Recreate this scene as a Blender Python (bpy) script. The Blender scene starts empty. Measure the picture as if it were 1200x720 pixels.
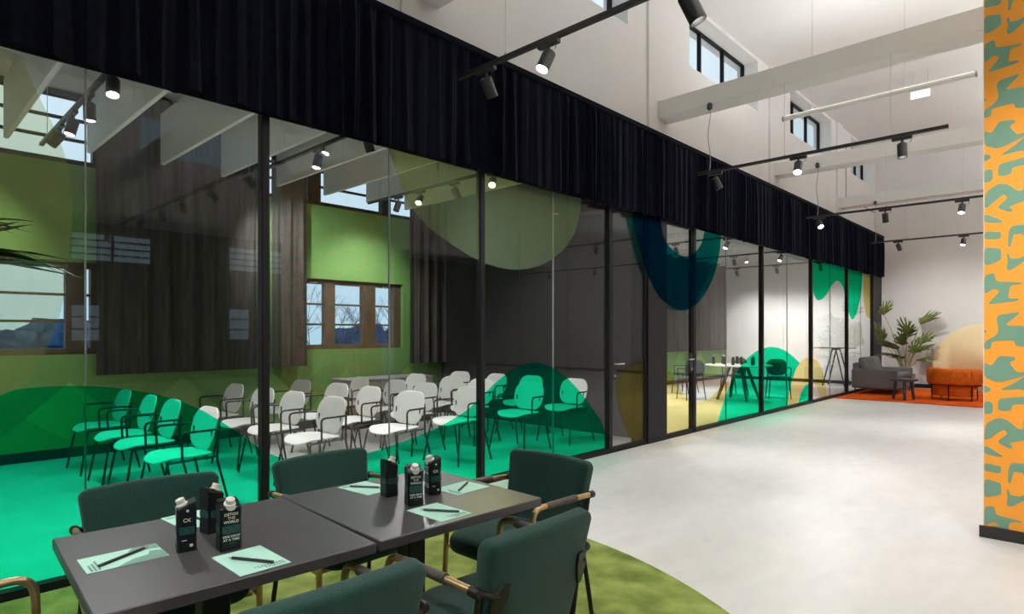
import bpy, math, random
from mathutils import Vector, Matrix
sc = bpy.context.scene
col = sc.collection
random.seed(7)
R = math.radians

# ------------------------------------------------------------------ camera
cam_data = bpy.data.cameras.new('camera')
cam = bpy.data.objects.new('camera', cam_data)
col.objects.link(cam)
cam.location = (0, 0, 1.4)
THETA = math.atan(681 / 718)
cam.rotation_euler = (R(90), 0, THETA)
cam_data.sensor_width = 36
cam_data.lens = 718 / 1200 * 36
cam_data.shift_y = 31 / 1200
cam_data.clip_start = 0.05
cam_data.clip_end = 300
sc.camera = cam
# ------------------------------------------------------------------ exposure, world
vs = sc.view_settings
vs.view_transform = 'Standard'; vs.look = 'None'; vs.gamma = 1; vs.use_curve_mapping = False
vs.exposure = 0.25
sc.cycles.transparent_max_bounces = 24
sc.cycles.max_bounces = 10
sc.cycles.diffuse_bounces = 5
sc.cycles.glossy_bounces = 4
sc.cycles.transmission_bounces = 8
sc.cycles.sample_clamp_indirect = 4
SPOT_POWER = 92.0          # nave spotlights
ROOM_POWER = 128.0          # spotlights inside the glazed rooms
UPLIGHT_POWER = 175.0     # added uplights on the tube fixtures, brightening ceiling and upper walls
LAMP_COLOR = (1.0, 0.995, 0.985)

world = bpy.data.worlds.new('dusk_sky'); sc.world = world
world.use_nodes = True
nt = world.node_tree; nt.nodes.clear()
wo = nt.nodes.new('ShaderNodeOutputWorld'); bg = nt.nodes.new('ShaderNodeBackground')
tc = nt.nodes.new('ShaderNodeTexCoord'); sp = nt.nodes.new('ShaderNodeSeparateXYZ'); cr = nt.nodes.new('ShaderNodeValToRGB')
nt.links.new(tc.outputs['Generated'], sp.inputs[0]); nt.links.new(sp.outputs['Z'], cr.inputs[0])
cr.color_ramp.elements[0].position = 0.0; cr.color_ramp.elements[0].color = (0.46, 0.70, 0.86, 1)
cr.color_ramp.elements[1].position = 0.6; cr.color_ramp.elements[1].color = (0.86, 0.97, 1.05, 1)
nt.links.new(cr.outputs[0], bg.inputs[0]); bg.inputs[1].default_value = 0.95
nt.links.new(bg.outputs[0], wo.inputs[0])

# ------------------------------------------------------------------ materials
def new_mat(name):
    m = bpy.data.materials.new(name); m.use_nodes = True
    return m, m.node_tree, m.node_tree.nodes['Principled BSDF']
def N(t, kind, **kw):
    n = t.nodes.new('ShaderNode' + kind)
    for k, v in kw.items(): setattr(n, k, v)
    return n
def ramp(t, fac, a, b, p0=0.3, p1=0.7):
    r = N(t, 'ValToRGB'); r.color_ramp.elements[0].position = p0; r.color_ramp.elements[1].position = p1
    r.color_ramp.elements[0].color = (*a, 1); r.color_ramp.elements[1].color = (*b, 1)
    t.links.new(fac, r.inputs[0]); return r.outputs[0]
def S(r, g, b):            # sRGB 0-255 -> linear
    f = lambda c: (c / 255 / 12.92) if c / 255 < 0.04045 else ((c / 255 + 0.055) / 1.055) ** 2.4
    return (f(r), f(g), f(b))
def mat(name, c, rough=0.5, metal=0.0, var=0.12, scale=8, bump=0.0, bscale=60, spec=0.5, detail=4, coat=0.0, sheen=0.0, stretch=None):
    m, t, p = new_mat(name)
    tcx = N(t, 'TexCoord'); vec = tcx.outputs['Object']
    if stretch:
        mp = N(t, 'Mapping'); mp.inputs['Scale'].default_value = stretch
        t.links.new(vec, mp.inputs[0]); vec = mp.outputs[0]
    no = N(t, 'TexNoise'); no.inputs['Scale'].default_value = scale; no.inputs['Detail'].default_value = detail
    t.links.new(vec, no.inputs['Vector'])
    a = tuple(max(0, x * (1 - var)) for x in c); b = tuple(min(1, x * (1 + var)) for x in c)
    t.links.new(ramp(t, no.outputs[0], a, b), p.inputs['Base Color'])
    p.inputs['Roughness'].default_value = rough; p.inputs['Metallic'].default_value = metal
    p.inputs['Specular IOR Level'].default_value = spec
    p.inputs['Coat Weight'].default_value = coat
    if sheen:
        p.inputs['Sheen Weight'].default_value = sheen; p.inputs['Sheen Roughness'].default_value = 0.5
    if bump:
        nb = N(t, 'TexNoise'); nb.inputs['Scale'].default_value = bscale; nb.inputs['Detail'].default_value = 3
        t.links.new(vec, nb.inputs['Vector'])
        bp = N(t, 'Bump'); bp.inputs['Strength'].default_value = bump; bp.inputs['Distance'].default_value = 0.01
        t.links.new(nb.outputs[0], bp.inputs['Height']); t.links.new(bp.outputs[0], p.inputs['Normal'])
    return m
def glow(name, c, s):
    m, t, p = new_mat(name)
    p.inputs['Base Color'].default_value = (*c, 1)
    p.inputs['Emission Color'].default_value = (*c, 1); p.inputs['Emission Strength'].default_value = s
    return m
def glass(name, tint=(0.97, 0.98, 0.975), f0=0.033):
    m = bpy.data.materials.new(name); m.use_nodes = True; t = m.node_tree; t.nodes.clear()
    o = N(t, 'OutputMaterial'); mx = N(t, 'MixShader'); tr = N(t, 'BsdfTransparent'); gl = N(t, 'BsdfGlossy')
    lw = N(t, 'LayerWeight'); lw.inputs[0].default_value = 0.5
    pw_ = N(t, 'Math', operation='POWER'); pw_.inputs[1].default_value = 5.0
    mu = N(t, 'Math', operation='MULTIPLY_ADD'); mu.inputs[1].default_value = 1 - f0; mu.inputs[2].default_value = f0; mu.use_clamp = True
    tr.inputs[0].default_value = (*tint, 1); gl.inputs['Roughness'].default_value = 0.0
    t.links.new(lw.outputs['Facing'], pw_.inputs[0]); t.links.new(pw_.outputs[0], mu.inputs[0]); t.links.new(mu.outputs[0], mx.inputs[0])
    t.links.new(tr.outputs[0], mx.inputs[1]); t.links.new(gl.outputs[0], mx.inputs[2]); t.links.new(mx.outputs[0], o.inputs[0])
    return m
def film(name, tint, body, haze, streak=0.0):
    m = bpy.data.materials.new(name); m.use_nodes = True; t = m.node_tree; t.nodes.clear()
    o = N(t, 'OutputMaterial'); mx = N(t, 'MixShader'); tr = N(t, 'BsdfTransparent'); df = N(t, 'BsdfDiffuse')
    tr.inputs[0].default_value = (*tint, 1); df.inputs[0].default_value = (*body, 1); mx.inputs[0].default_value = haze
    t.links.new(tr.outputs[0], mx.inputs[1]); t.links.new(df.outputs[0], mx.inputs[2]); t.links.new(mx.outputs[0], o.inputs[0])
    return m

M = {}
M['white_paint'] = mat('white_paint', S(225, 223, 220), 0.75, var=0.02, scale=1.5, bump=0.05, bscale=120)
M['ceiling_paint'] = mat('ceiling_paint', S(228, 226, 223), 0.85, var=0.015, scale=1.2)
M['beam_paint'] = mat('beam_paint', S(225, 224, 221), 0.8, var=0.02, scale=3)
M['green_paint'] = None
M['dark_green_paint'] = mat('dark_green_paint', (0.035, 0.045, 0.03), 0.8, var=0.1, scale=2)
M['black_metal'] = mat('black_metal', (0.006, 0.006, 0.007), 0.5, var=0.2, scale=20, spec=0.22)
M['matt_black'] = mat('matt_black', (0.010, 0.010, 0.011), 0.6, var=0.25, scale=30)
M['lamp_black'] = mat('lamp_black', (0.014, 0.014, 0.015), 0.4, var=0.2, scale=30)
M['velvet'] = mat('velvet', (0.0020, 0.0026, 0.0075), 0.9, var=0.35, scale=6, sheen=0.03, spec=0.06)
M['grey_curtain'] = mat('grey_curtain', (0.066, 0.061, 0.053), 0.9, var=0.25, scale=5, stretch=(1, 4, 0.4), spec=0.1)
M['dark_panel'] = mat('dark_panel', (0.030, 0.028, 0.027), 0.55, var=0.15, scale=2.5, spec=0.2)
M['brown_wood'] = mat('brown_wood', (0.085, 0.060, 0.038), 0.5, var=0.3, scale=4, stretch=(8, 1, 1))
M['white_plastic'] = mat('white_plastic', S(226, 226, 222), 0.4, var=0.02, scale=10)
M['dark_tube'] = mat('dark_tube', (0.022, 0.020, 0.019), 0.4, metal=0.4, var=0.15, scale=20)
M['green_fabric'] = mat('green_fabric', (0.012, 0.052, 0.041), 0.92, var=0.35, scale=260, bump=0.5, bscale=420, spec=0.12, sheen=0.15)
M['brass'] = mat('brass', (0.52, 0.36, 0.19), 0.34, metal=0.85, var=0.12, scale=30)
M['leather_wrap'] = mat('leather_wrap', (0.055, 0.045, 0.036), 0.55, var=0.25, scale=50, bump=0.2, bscale=200)
M['bronze_dark'] = mat('bronze_dark', (0.014, 0.012, 0.010), 0.45, metal=0.3, var=0.2, scale=30)
M['table_top'] = mat('table_top', (0.050, 0.047, 0.049), 0.36, var=0.14, scale=3, bump=0.03, bscale=300)
M['carton_black'] = mat('carton_black', (0.005, 0.008, 0.008), 0.4, var=0.3, scale=20, spec=0.3)
M['carton_teal'] = mat('carton_teal', (0.018, 0.085, 0.072), 0.4, var=0.2, scale=40)
M['print_white'] = mat('print_white', (0.72, 0.74, 0.70), 0.5, var=0.05, scale=30)
M['print_gold'] = mat('print_gold', (0.62, 0.50, 0.28), 0.45, var=0.1, scale=30)
M['cap_white'] = mat('cap_white', (0.72, 0.70, 0.64), 0.4, var=0.04, scale=30)
M['mint_paper'] = mat('mint_paper', S(168, 214, 196), 0.8, var=0.03, scale=15)
M['mint_print'] = mat('mint_print', S(112, 152, 134), 0.8, var=0.05, scale=15)
M['ink'] = mat('ink', (0.03, 0.05, 0.045), 0.7, var=0.2, scale=50)
M['pencil_black'] = mat('pencil_black', (0.012, 0.012, 0.012), 0.4, var=0.2, scale=60)
M['pencil_wood'] = mat('pencil_wood', (0.55, 0.42, 0.28), 0.6, var=0.1, scale=60)
M['sofa_grey'] = mat('sofa_grey', (0.115, 0.115, 0.118), 0.9, var=0.15, scale=120, bump=0.25, bscale=300, spec=0.15)
M['orange_fabric'] = mat('orange_fabric', (0.56, 0.12, 0.008), 0.8, var=0.18, scale=20, bump=0.2, bscale=120, spec=0.2)
M['stool_grey'] = mat('stool_grey', (0.035, 0.042, 0.042), 0.55, var=0.2, scale=12)
M['leaf'] = mat('leaf', (0.13, 0.165, 0.035), 0.5, var=0.45, scale=6)
M['leaf_dark'] = mat('leaf_dark', (0.030, 0.062, 0.016), 0.45, var=0.4, scale=6)
M['stem'] = mat('stem', (0.22, 0.20, 0.09), 0.7, var=0.3, scale=14)
M['soil'] = mat('soil', (0.03, 0.02, 0.012), 0.95, var=0.4, scale=40)
M['pot'] = mat('pot', (0.20, 0.20, 0.20), 0.6, var=0.1, scale=10)
M['cream'] = mat('cream', (0.80, 0.66, 0.38), 0.65, var=0.04, scale=2)
M['pale_panel'] = mat('pale_panel', (0.52, 0.54, 0.44), 0.5, var=0.05, scale=5)
M['grey_board'] = mat('grey_board', (0.27, 0.27, 0.265), 0.75, var=0.08, scale=12)
M['orange_wall'] = mat('orange_wall', S(244, 158, 48), 0.75, var=0.03, scale=3)
M['teal_print'] = mat('teal_print', S(112, 150, 126), 0.75, var=0.03, scale=3)
M['skirting'] = mat('skirting', (0.016, 0.015, 0.014), 0.5, var=0.15, scale=8)
M['steel'] = mat('steel', (0.55, 0.55, 0.55), 0.3, metal=0.9, var=0.05, scale=20)
M['cable'] = mat('cable', (0.35, 0.34, 0.33), 0.5, var=0.1, scale=30)
M['seal'] = mat('seal', (0.22, 0.23, 0.225), 0.3, var=0.05, scale=30)
M['head_white'] = mat('head_white', (0.30, 0.30, 0.29), 0.5, var=0.05, scale=10)
M['far_tree'] = mat('far_tree', (0.030, 0.075, 0.16), 0.95, var=0.5, scale=1.2, spec=0.0)  # dusk light put into the foliage colour as blue
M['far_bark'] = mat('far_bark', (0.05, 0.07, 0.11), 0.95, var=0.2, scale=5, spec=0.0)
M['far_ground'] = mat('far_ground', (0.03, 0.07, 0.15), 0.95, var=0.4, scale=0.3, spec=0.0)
M['far_wall'] = mat('far_wall', (0.40, 0.38, 0.30), 0.9, var=0.05, scale=1)
M['glass'] = glass('glass')
M['window_glass'] = glass('window_glass', (0.98, 0.985, 0.985), 0.03)
M['film_green'] = film('film_green', (0.010, 0.92, 0.48), (0.006, 0.075, 0.095), 0.16)
M['film_yellow'] = film('film_yellow', (0.96, 0.84, 0.38), (0.20, 0.21, 0.09), 0.08)
M['film_pale'] = film('film_pale', (0.74, 0.74, 0.34), (0.30, 0.42, 0.28), 0.24)
M['film_teal'] = film('film_teal', (0.003, 0.34, 0.24), (0.001, 0.020, 0.075), 0.22)
M['film_lime'] = film('film_lime', (0.90, 0.88, 0.66), (0.42, 0.42, 0.24), 0.18)
M['lens'] = glow('lens', (1.0, 0.96, 0.90), 26)
M['lens_room'] = glow('lens_room', (1.0, 0.96, 0.90), 14)
M['added_uplight'] = glow('added_uplight', (1.0, 0.96, 0.90), 0.8)  # glow of the upward light added to the tubes
M['exit_lamp'] = glow('exit_lamp', (0.90, 1.0, 0.96), 0.9)

# concrete floor
def concrete(name, c, rough=0.34):
    m, t, p = new_mat(name)
    g = N(t, 'NewGeometry'); a = N(t, 'TexNoise'); b = N(t, 'TexNoise'); mp = N(t, 'Mapping')
    mp.inputs['Scale'].default_value = (1.0, 0.45, 1); mp.inputs['Rotation'].default_value = (0, 0, R(25))
    t.links.new(g.outputs['Position'], mp.inputs[0])
    a.inputs['Scale'].default_value = 0.8; a.inputs['Detail'].default_value = 8; a.inputs['Roughness'].default_value = 0.62
    b.inputs['Scale'].default_value = 9; b.inputs['Detail'].default_value = 6
    t.links.new(mp.outputs[0], a.inputs['Vector']); t.links.new(mp.outputs[0], b.inputs['Vector'])
    ad = N(t, 'Math', operation='MULTIPLY_ADD'); ad.inputs[1].default_value = 0.3
    t.links.new(b.outputs[0], ad.inputs[0]); t.links.new(a.outputs[0], ad.inputs[2])
    t.links.new(ramp(t, ad.outputs[0], tuple(x * 0.80 for x in c), tuple(min(1, x * 1.10) for x in c), 0.40, 0.85), p.inputs['Base Color'])
    rr = N(t, 'MapRange'); rr.inputs['To Min'].default_value = rough - 0.08; rr.inputs['To Max'].default_value = rough + 0.14
    t.links.new(a.outputs[0], rr.inputs['Value']); t.links.new(rr.outputs[0], p.inputs['Roughness'])
    return m
M['concrete'] = concrete('concrete', S(212, 210, 207))
M['concrete_dim'] = concrete('concrete_dim', S(206, 201, 194))

# green wall, two tones in large angular shapes
def green_wall():
    m, t, p = new_mat('green_wall')
    g = N(t, 'NewGeometry'); se = N(t, 'SeparateXYZ'); t.links.new(g.outputs['Position'], se.inputs[0])
    def zig(freq, amp, base, ph):
        a = N(t, 'Math', operation='MULTIPLY_ADD'); a.inputs[1].default_value = freq; a.inputs[2].default_value = ph
        t.links.new(se.outputs['Y'], a.inputs[0])
        pp = N(t, 'Math', operation='PINGPONG'); pp.inputs[1].default_value = 1.0; t.links.new(a.outputs[0], pp.inputs[0])
        b = N(t, 'Math', operation='MULTIPLY_ADD'); b.inputs[1].default_value = amp; b.inputs[2].default_value = base
        t.links.new(pp.outputs[0], b.inputs[0])
        lt = N(t, 'Math', operation='LESS_THAN'); t.links.new(se.outputs['Z'], lt.inputs[0]); t.links.new(b.outputs[0], lt.inputs[1])
        return lt.outputs[0]
    z1 = zig(1.7, 0.55, 0.30, 0.3); z2 = zig(0.9, 0.8, 0.2, 0.6)
    no = N(t, 'TexNoise'); no.inputs['Scale'].default_value = 1.2; no.inputs['Detail'].default_value = 3
    t.links.new(g.outputs['Position'], no.inputs['Vector'])
    base = ramp(t, no.outputs[0], S(94, 134, 68), S(108, 150, 80))
    m1 = N(t, 'MixRGB'); m1.inputs[2].default_value = (*S(138, 178, 90), 1); t.links.new(base, m1.inputs[1])
    f = N(t, 'Math', operation='MULTIPLY'); f.inputs[1].default_value = 0.8; t.links.new(z1, f.inputs[0]); t.links.new(f.outputs[0], m1.inputs[0])
    m2 = N(t, 'MixRGB'); m2.inputs[2].default_value = (*S(84, 126, 62), 1); t.links.new(m1.outputs[0], m2.inputs[1])
    f2 = N(t, 'Math', operation='MULTIPLY'); f2.inputs[1].default_value = 0.45; t.links.new(z2, f2.inputs[0]); t.links.new(f2.outputs[0], m2.inputs[0])
    t.links.new(m2.outputs[0], p.inputs['Base Color']); p.inputs['Roughness'].default_value = 0.8
    return m
M['green_paint'] = green_wall()

def carpet(name, a, b, scale):
    m, t, p = new_mat(name)
    g = N(t, 'NewGeometry'); n1 = N(t, 'TexNoise'); n2 = N(t, 'TexNoise'); n3 = N(t, 'TexNoise')
    for n, s, d in ((n1, scale, 7), (n2, 420, 2), (n3, 160, 3)):
        n.inputs['Scale'].default_value = s; n.inputs['Detail'].default_value = d; t.links.new(g.outputs['Position'], n.inputs['Vector'])
    ad = N(t, 'Math', operation='MULTIPLY_ADD'); ad.inputs[1].default_value = 0.28
    t.links.new(n2.outputs[0], ad.inputs[0]); t.links.new(n1.outputs[0], ad.inputs[2])
    t.links.new(ramp(t, ad.outputs[0], a, b, 0.42, 0.86), p.inputs['Base Color'])
    bp = N(t, 'Bump'); bp.inputs['Strength'].default_value = 0.8; bp.inputs['Distance'].default_value = 0.012
    t.links.new(n3.outputs[0], bp.inputs['Height']); t.links.new(bp.outputs[0], p.inputs['Normal'])
    p.inputs['Roughness'].default_value = 0.97; p.inputs['Specular IOR Level'].default_value = 0.1
    return m
M['green_carpet'] = carpet('green_carpet', S(88, 106, 44), S(158, 170, 94), 5.0)
M['orange_carpet'] = carpet('orange_carpet', S(176, 62, 10), S(226, 96, 22), 3.0)

# ------------------------------------------------------------------ mesh helpers
class MB:
    def __init__(s): s.v = []; s.f = []
    def add(s, vs, fs):
        o = len(s.v); s.v += [tuple(v) for v in vs]; s.f += [tuple(i + o for i in f) for f in fs]; return s
    def box(s, x0, x1, y0, y1, z0, z1):
        v = [(x, y, z) for z in (z0, z1) for y in (y0, y1) for x in (x0, x1)]
        return s.add(v, [(0, 2, 3, 1), (4, 5, 7, 6), (0, 1, 5, 4), (2, 6, 7, 3), (0, 4, 6, 2), (1, 3, 7, 5)])
    def bbox(s, x0, x1, y0, y1, z0, z1, b=0.004):      # box with chamfered edges
        pts = []
        for sx, X in ((-1, x0), (1, x1)):
            for sy, Y in ((-1, y0), (1, y1)):
                for sz, Z in ((-1, z0), (1, z1)):
                    pts += [(X, Y - sy * b, Z - sz * b), (X - sx * b, Y, Z - sz * b), (X - sx * b, Y - sy * b, Z)]
        def i(a, c, d, k): return ((a * 2 + c) * 2 + d) * 3 + k
        F = []
        for a in (0, 1):
            q = (i(a, 0, 0, 0), i(a, 1, 0, 0), i(a, 1, 1, 0), i(a, 0, 1, 0)); F.append(q if a else q[::-1])
            q = (i(0, a, 0, 1), i(0, a, 1, 1), i(1, a, 1, 1), i(1, a, 0, 1)); F.append(q if a else q[::-1])
            q = (i(0, 0, a, 2), i(1, 0, a, 2), i(1, 1, a, 2), i(0, 1, a, 2)); F.append(q if a else q[::-1])
        for a in (0, 1):
            for c in (0, 1):
                F += [(i(a, c, 0, 0), i(a, c, 1, 0), i(a, c, 1, 1), i(a, c, 0, 1)),
                      (i(a, 0, c, 0), i(a, 1, c, 0), i(a, 1, c, 2), i(a, 0, c, 2)),
                      (i(0, a, c, 1), i(1, a, c, 1), i(1, a, c, 2), i(0, a, c, 2))]
                for d in (0, 1): F.append((i(a, c, d, 0), i(a, c, d, 1), i(a, c, d, 2)))
        return s.add(pts, F)
    def tube(s, path, r, n=10, caps=True):
        P = [Vector(p) for p in path]; rr = r if isinstance(r, (list, tuple)) else [r] * len(P)
        T = []
        for k in range(len(P)):
            a = P[max(k - 1, 0)]; b = P[min(k + 1, len(P) - 1)]; T.append((b - a).normalized())
        up = Vector((0, 0, 1)) if abs(T[0].z) < 0.9 else Vector((1, 0, 0))
        u = T[0].cross(up).normalized(); vs = []
        for k, p in enumerate(P):
            u = (u - T[k] * u.dot(T[k])).normalized(); w = T[k].cross(u)
            for j in range(n):
                a = 2 * math.pi * j / n; vs.append(p + (u * math.cos(a) + w * math.sin(a)) * rr[k])
        fs = [(k * n + j, k * n + (j + 1) % n, (k + 1) * n + (j + 1) % n, (k + 1) * n + j) for k in range(len(P) - 1) for j in range(n)]
        if caps: fs += [tuple(range(n))[::-1], tuple((len(P) - 1) * n + j for j in range(n))]
        return s.add(vs, fs)
    def lathe(s, prof, n=20, c=(0, 0, 0), axis=None):
        q = Vector((0, 0, 1)).rotation_difference(Vector(axis).normalized()) if axis else None
        vs = []
        for (r, z) in prof:
            for j in range(n):
                a = 2 * math.pi * j / n; p = Vector((r * math.cos(a), r * math.sin(a), z))
                if q: p = q @ p
                vs.append(p + Vector(c))
        fs = [(k * n + j, k * n + (j + 1) % n, (k + 1) * n + (j + 1) % n, (k + 1) * n + j) for k in range(len(prof) - 1) for j in range(n)]
        fs += [tuple(range(n))[::-1], tuple((len(prof) - 1) * n + j for j in range(n))]
        return s.add(vs, fs)
    def prism(s, pts, z0, z1, fn=lambda x, y, z: (x, y, z)):
        n = len(pts)
        vs = [fn(x, y, z0) for x, y in pts] + [fn(x, y, z1) for x, y in pts]
        return s.add(vs, [tuple(range(n))[::-1], tuple(range(n, 2 * n))] + [(j, (j + 1) % n, n + (j + 1) % n, n + j) for j in range(n)])
    def slab(s, w, h, t, rc, er, fn=lambda p: p, corner=6, shape=None):
        """rounded rectangle w x h (in x,y), thickness t (z), corner radius rc, rounded edge er; fn deforms"""
        def outline(ins):
            ww, hh, r = w / 2 - ins, h / 2 - ins, max(rc - ins, 0.002); o = []
            for (cx, cy, a0) in ((ww - r, hh - r, 0), (-ww + r, hh - r, 90), (-ww + r, -hh + r, 180), (ww - r, -hh + r, 270)):
                for k in range(corner + 1):
                    a = R(a0 + 90 * k / corner); o.append((cx + r * math.cos(a), cy + r * math.sin(a)))
                e = 5
                nx = {0: (-ww + r, hh), 90: (-ww, -hh + r), 180: (ww - r, -hh), 270: (ww, hh - r)}[a0]
                x0, y0 = o[-1]
                for k in range(1, e): o.append((x0 + (nx[0] - x0) * k / e, y0 + (nx[1] - y0) * k / e))
            return o
        rings = []
        for k in (0.2, 0.45, 0.7): rings.append([(x * k, y * k, -t / 2) for x, y in outline(er)])
        for k in range(4):
            a = R(90 * k / 3); rings.append([(x, y, -t / 2 + er * (1 - math.cos(a))) for x, y in outline(er * (1 - math.sin(a)))])
        for k in range(4):
            a = R(90 * k / 3); rings.append([(x, y, t / 2 - er * (1 - math.sin(a))) for x, y in outline(er * (1 - math.cos(a)))])
        for k in (0.7, 0.45, 0.2): rings.append([(x * k, y * k, t / 2) for x, y in outline(er)])
        n = len(rings[0]); vs = []
        for r_ in rings:
            for p in r_:
                q = shape(*p) if shape else p
                vs.append(fn(Vector(q)))
        c0 = (0, 0, -t / 2); c1 = (0, 0, t / 2)
        vs += [fn(Vector(shape(*c0) if shape else c0)), fn(Vector(shape(*c1) if shape else c1))]
        L = len(rings)
        fs = [(k * n + j, k * n + (j + 1) % n, (k + 1) * n + (j + 1) % n, (k + 1) * n + j) for k in range(L - 1) for j in range(n)]
        fs += [(L * n, (j + 1) % n, j) for j in range(n)] + [(L * n + 1, (L - 1) * n + j, (L - 1) * n + (j + 1) % n) for j in range(n)]
        return s.add(vs, fs)
    def blob(s, c, r, n=10, m=6, jit=0.0, rnd=random):
        vs = [(c[0], c[1], c[2] - r[2])]
        for i in range(1, m):
            a = math.pi * i / m - math.pi / 2
            for j in range(n):
                b = 2 * math.pi * j / n; k = 1 + rnd.uniform(-jit, jit)
                vs.append((c[0] + r[0] * k * math.cos(a) * math.cos(b), c[1] + r[1] * k * math.cos(a) * math.sin(b), c[2] + r[2] * k * math.sin(a)))
        vs.append((c[0], c[1], c[2] + r[2])); fs = [(0, 1 + (j + 1) % n, 1 + j) for j in range(n)]
        for i in range(m - 2):
            for j in range(n): fs.append((1 + i * n + j, 1 + i * n + (j + 1) % n, 1 + (i + 1) * n + (j + 1) % n, 1 + (i + 1) * n + j))
        e = len(vs) - 1; fs += [(e, 1 + (m - 2) * n + j, 1 + (m - 2) * n + (j + 1) % n) for j in range(n)]
        return s.add(vs, fs)
    def build(s, name, m, parent=None, smooth=False, loc=None, rz=0):
        me = bpy.data.meshes.new(name); me.from_pydata(s.v, [], s.f); me.update()
        me.materials.append(M[m])
        if smooth:
            me.polygons.foreach_set('use_smooth', [True] * len(me.polygons))
            try: me.set_sharp_from_angle(angle=R(42))
            except Exception: pass
        o = bpy.data.objects.new(name, me); col.objects.link(o)
        if parent: o.parent = parent
        if loc: o.location = loc
        if rz: o.rotation_euler = (0, 0, rz)
        return o
def bend(p0, corner, p1, r=0.05, k=6):
    """polyline p0 -> corner -> p1 with the corner rounded"""
    p0, c, p1 = Vector(p0), Vector(corner), Vector(p1)
    a = c + (p0 - c).normalized() * r; b = c + (p1 - c).normalized() * r; out = []
    for i in range(k + 1):
        t = i / k; out.append(a * (1 - t) ** 2 + c * 2 * t * (1 - t) + b * t * t)
    return out
def empty(name, loc=(0, 0, 0), rz=0):
    o = bpy.data.objects.new(name, None); col.objects.link(o); o.location = loc; o.rotation_euler = (0, 0, rz)
    o.empty_display_size = 0.1; return o
def tag(o, label, cat, group=None):
    o['label'] = label; o['category'] = cat
    if group: o['group'] = group
    return o
def struct(o, label=None, cat=None):
    o['kind'] = 'structure'
    if label: o['label'] = label
    if cat: o['category'] = cat
    return o
def copy_tree(o, parent=None):
    c = o.copy(); col.objects.link(c); c.parent = parent
    for ch in list(o.children): copy_tree(ch, c)
    return c
def text_mesh(name, body, size, m, parent, mtx, offset=0.0, extrude=0.0, align='CENTER', space=1.0):
    cu = bpy.data.curves.new(name, 'FONT'); cu.body = body; cu.size = size; cu.offset = offset; cu.extrude = extrude
    cu.align_x = align; cu.align_y = 'CENTER'; cu.resolution_u = 2; cu.space_character = space
    tmp = bpy.data.objects.new(name + '_curve', cu); col.objects.link(tmp)
    dg = bpy.context.evaluated_depsgraph_get(); dg.update()
    me = bpy.data.meshes.new_from_object(tmp.evaluated_get(dg))
    bpy.data.objects.remove(tmp); bpy.data.curves.remove(cu)
    me.transform(mtx); me.materials.clear(); me.materials.append(M[m])
    o = bpy.data.objects.new(name, me); col.objects.link(o); o.parent = parent
    return o

# pixel -> plane helpers (used only to read positions off the photograph once)
SN, CS = math.sin(THETA), math.cos(THETA)
def atx(px, py, X):
    k = (px - 600) / 718; Y = X * (-k * SN - CS) / (SN - k * CS); d = -X * SN + Y * CS
    return Y, 1.4 - (py - 391) * d / 718

# ================================================================== THE ROOM
XG = -4.12      # glass plane
XB = -8.40      # back wall of the glazed rooms
YE = 18.70      # far end wall
XR = 11.4       # opposite wall
YN = -5.5       # near end wall
ZC = 6.22       # nave ceiling
ZR = 4.40       # ceiling of the glazed rooms and the opposite aisle
XA = 6.6        # start of the opposite aisle

struct(MB().box(XB - 0.3, XR + 0.2, YN - 0.2, YE + 0.3, -0.12, 0.0).build('floor', 'concrete'), 'smooth pale grey polished concrete floor', 'floor')
struct(MB().box(-4.75, XA + 0.3, YN, YE + 0.2, ZC, ZC + 0.1).build('ceiling', 'ceiling_paint'), 'high white ceiling of the hall', 'ceiling')

# side wall above the glass, with clerestory openings
wl = struct(empty('wall_left', (0, 0, 0)), 'white side wall with high windows above the dark curtain', 'wall')
X0, X1 = -4.62, -4.25
openings = [(-0.1, 2.45), (4.05, 6.60), (8.22, 10.72), (12.30, 14.85), (16.40, 18.45)]
ZS, ZT = 5.29, 6.16
MB().box(X0, X1, YN, YE, ZR + 0.02, ZS).build('wall_body', 'white_paint', wl)
MB().box(X1 - 0.05, X1, YN, YE, 3.02, ZR + 0.02).build('wall_skirt', 'white_paint', wl)
MB().box(X0, X1, YN, YE, ZT, ZC).build('wall_head', 'white_paint', wl)
edges = [YN] + [e for o in openings for e in o] + [YE]
for a, b in zip(edges[0::2], edges[1::2]):
    MB().box(X0, X1, a, b, ZS, ZT).build('wall_pier', 'white_paint', wl)
for y in (3.1, 7.05, 11.2, 15.2):
    MB().box(X1, X1 + 0.035, y, y + 0.42, 3.9, ZC).build('pilaster', 'white_paint', wl)
MB().box(X1, X1 + 0.012, 15.95, 15.98, 4.65, 5.9).build('trim_strip', 'head_white', wl)
MB().box(X1, X1 + 0.012, 15.95, 18.55, 4.62, 4.65).build('trim_strip', 'head_white', wl)
def clerestory(n, a, b):
    w = struct(empty('window_%d' % n, (X0 + 0.1, (a + b) / 2, ZS)), 'high horizontal window with dark frame above the curtain wall, bay %d' % n, 'window')
    L = b - a; h = ZT - ZS; x = -0.03
    f = 0.032
    MB().box(x, x + 0.06, -L / 2, L / 2, 0, f).build('frame_rail', 'black_metal', w)
    MB().box(x, x + 0.06, -L / 2, L / 2, h - f, h).build('frame_rail', 'black_metal', w)
    for k in range(4):
        y = -L / 2 + (L - f) * k / 3
        MB().box(x, x + 0.062, y, y + f, f, h - f).build('mullion', 'black_metal', w)
    for k in range(3):
        y = -L / 2 + f + (L - f) * k / 3
        MB().box(0.0, 0.008, y, y + (L - f) / 3 - f, f, h - f).build('pane', 'window_glass', w)
for k, (a, b) in enumerate(openings): clerestory(k + 1, a, b)

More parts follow.
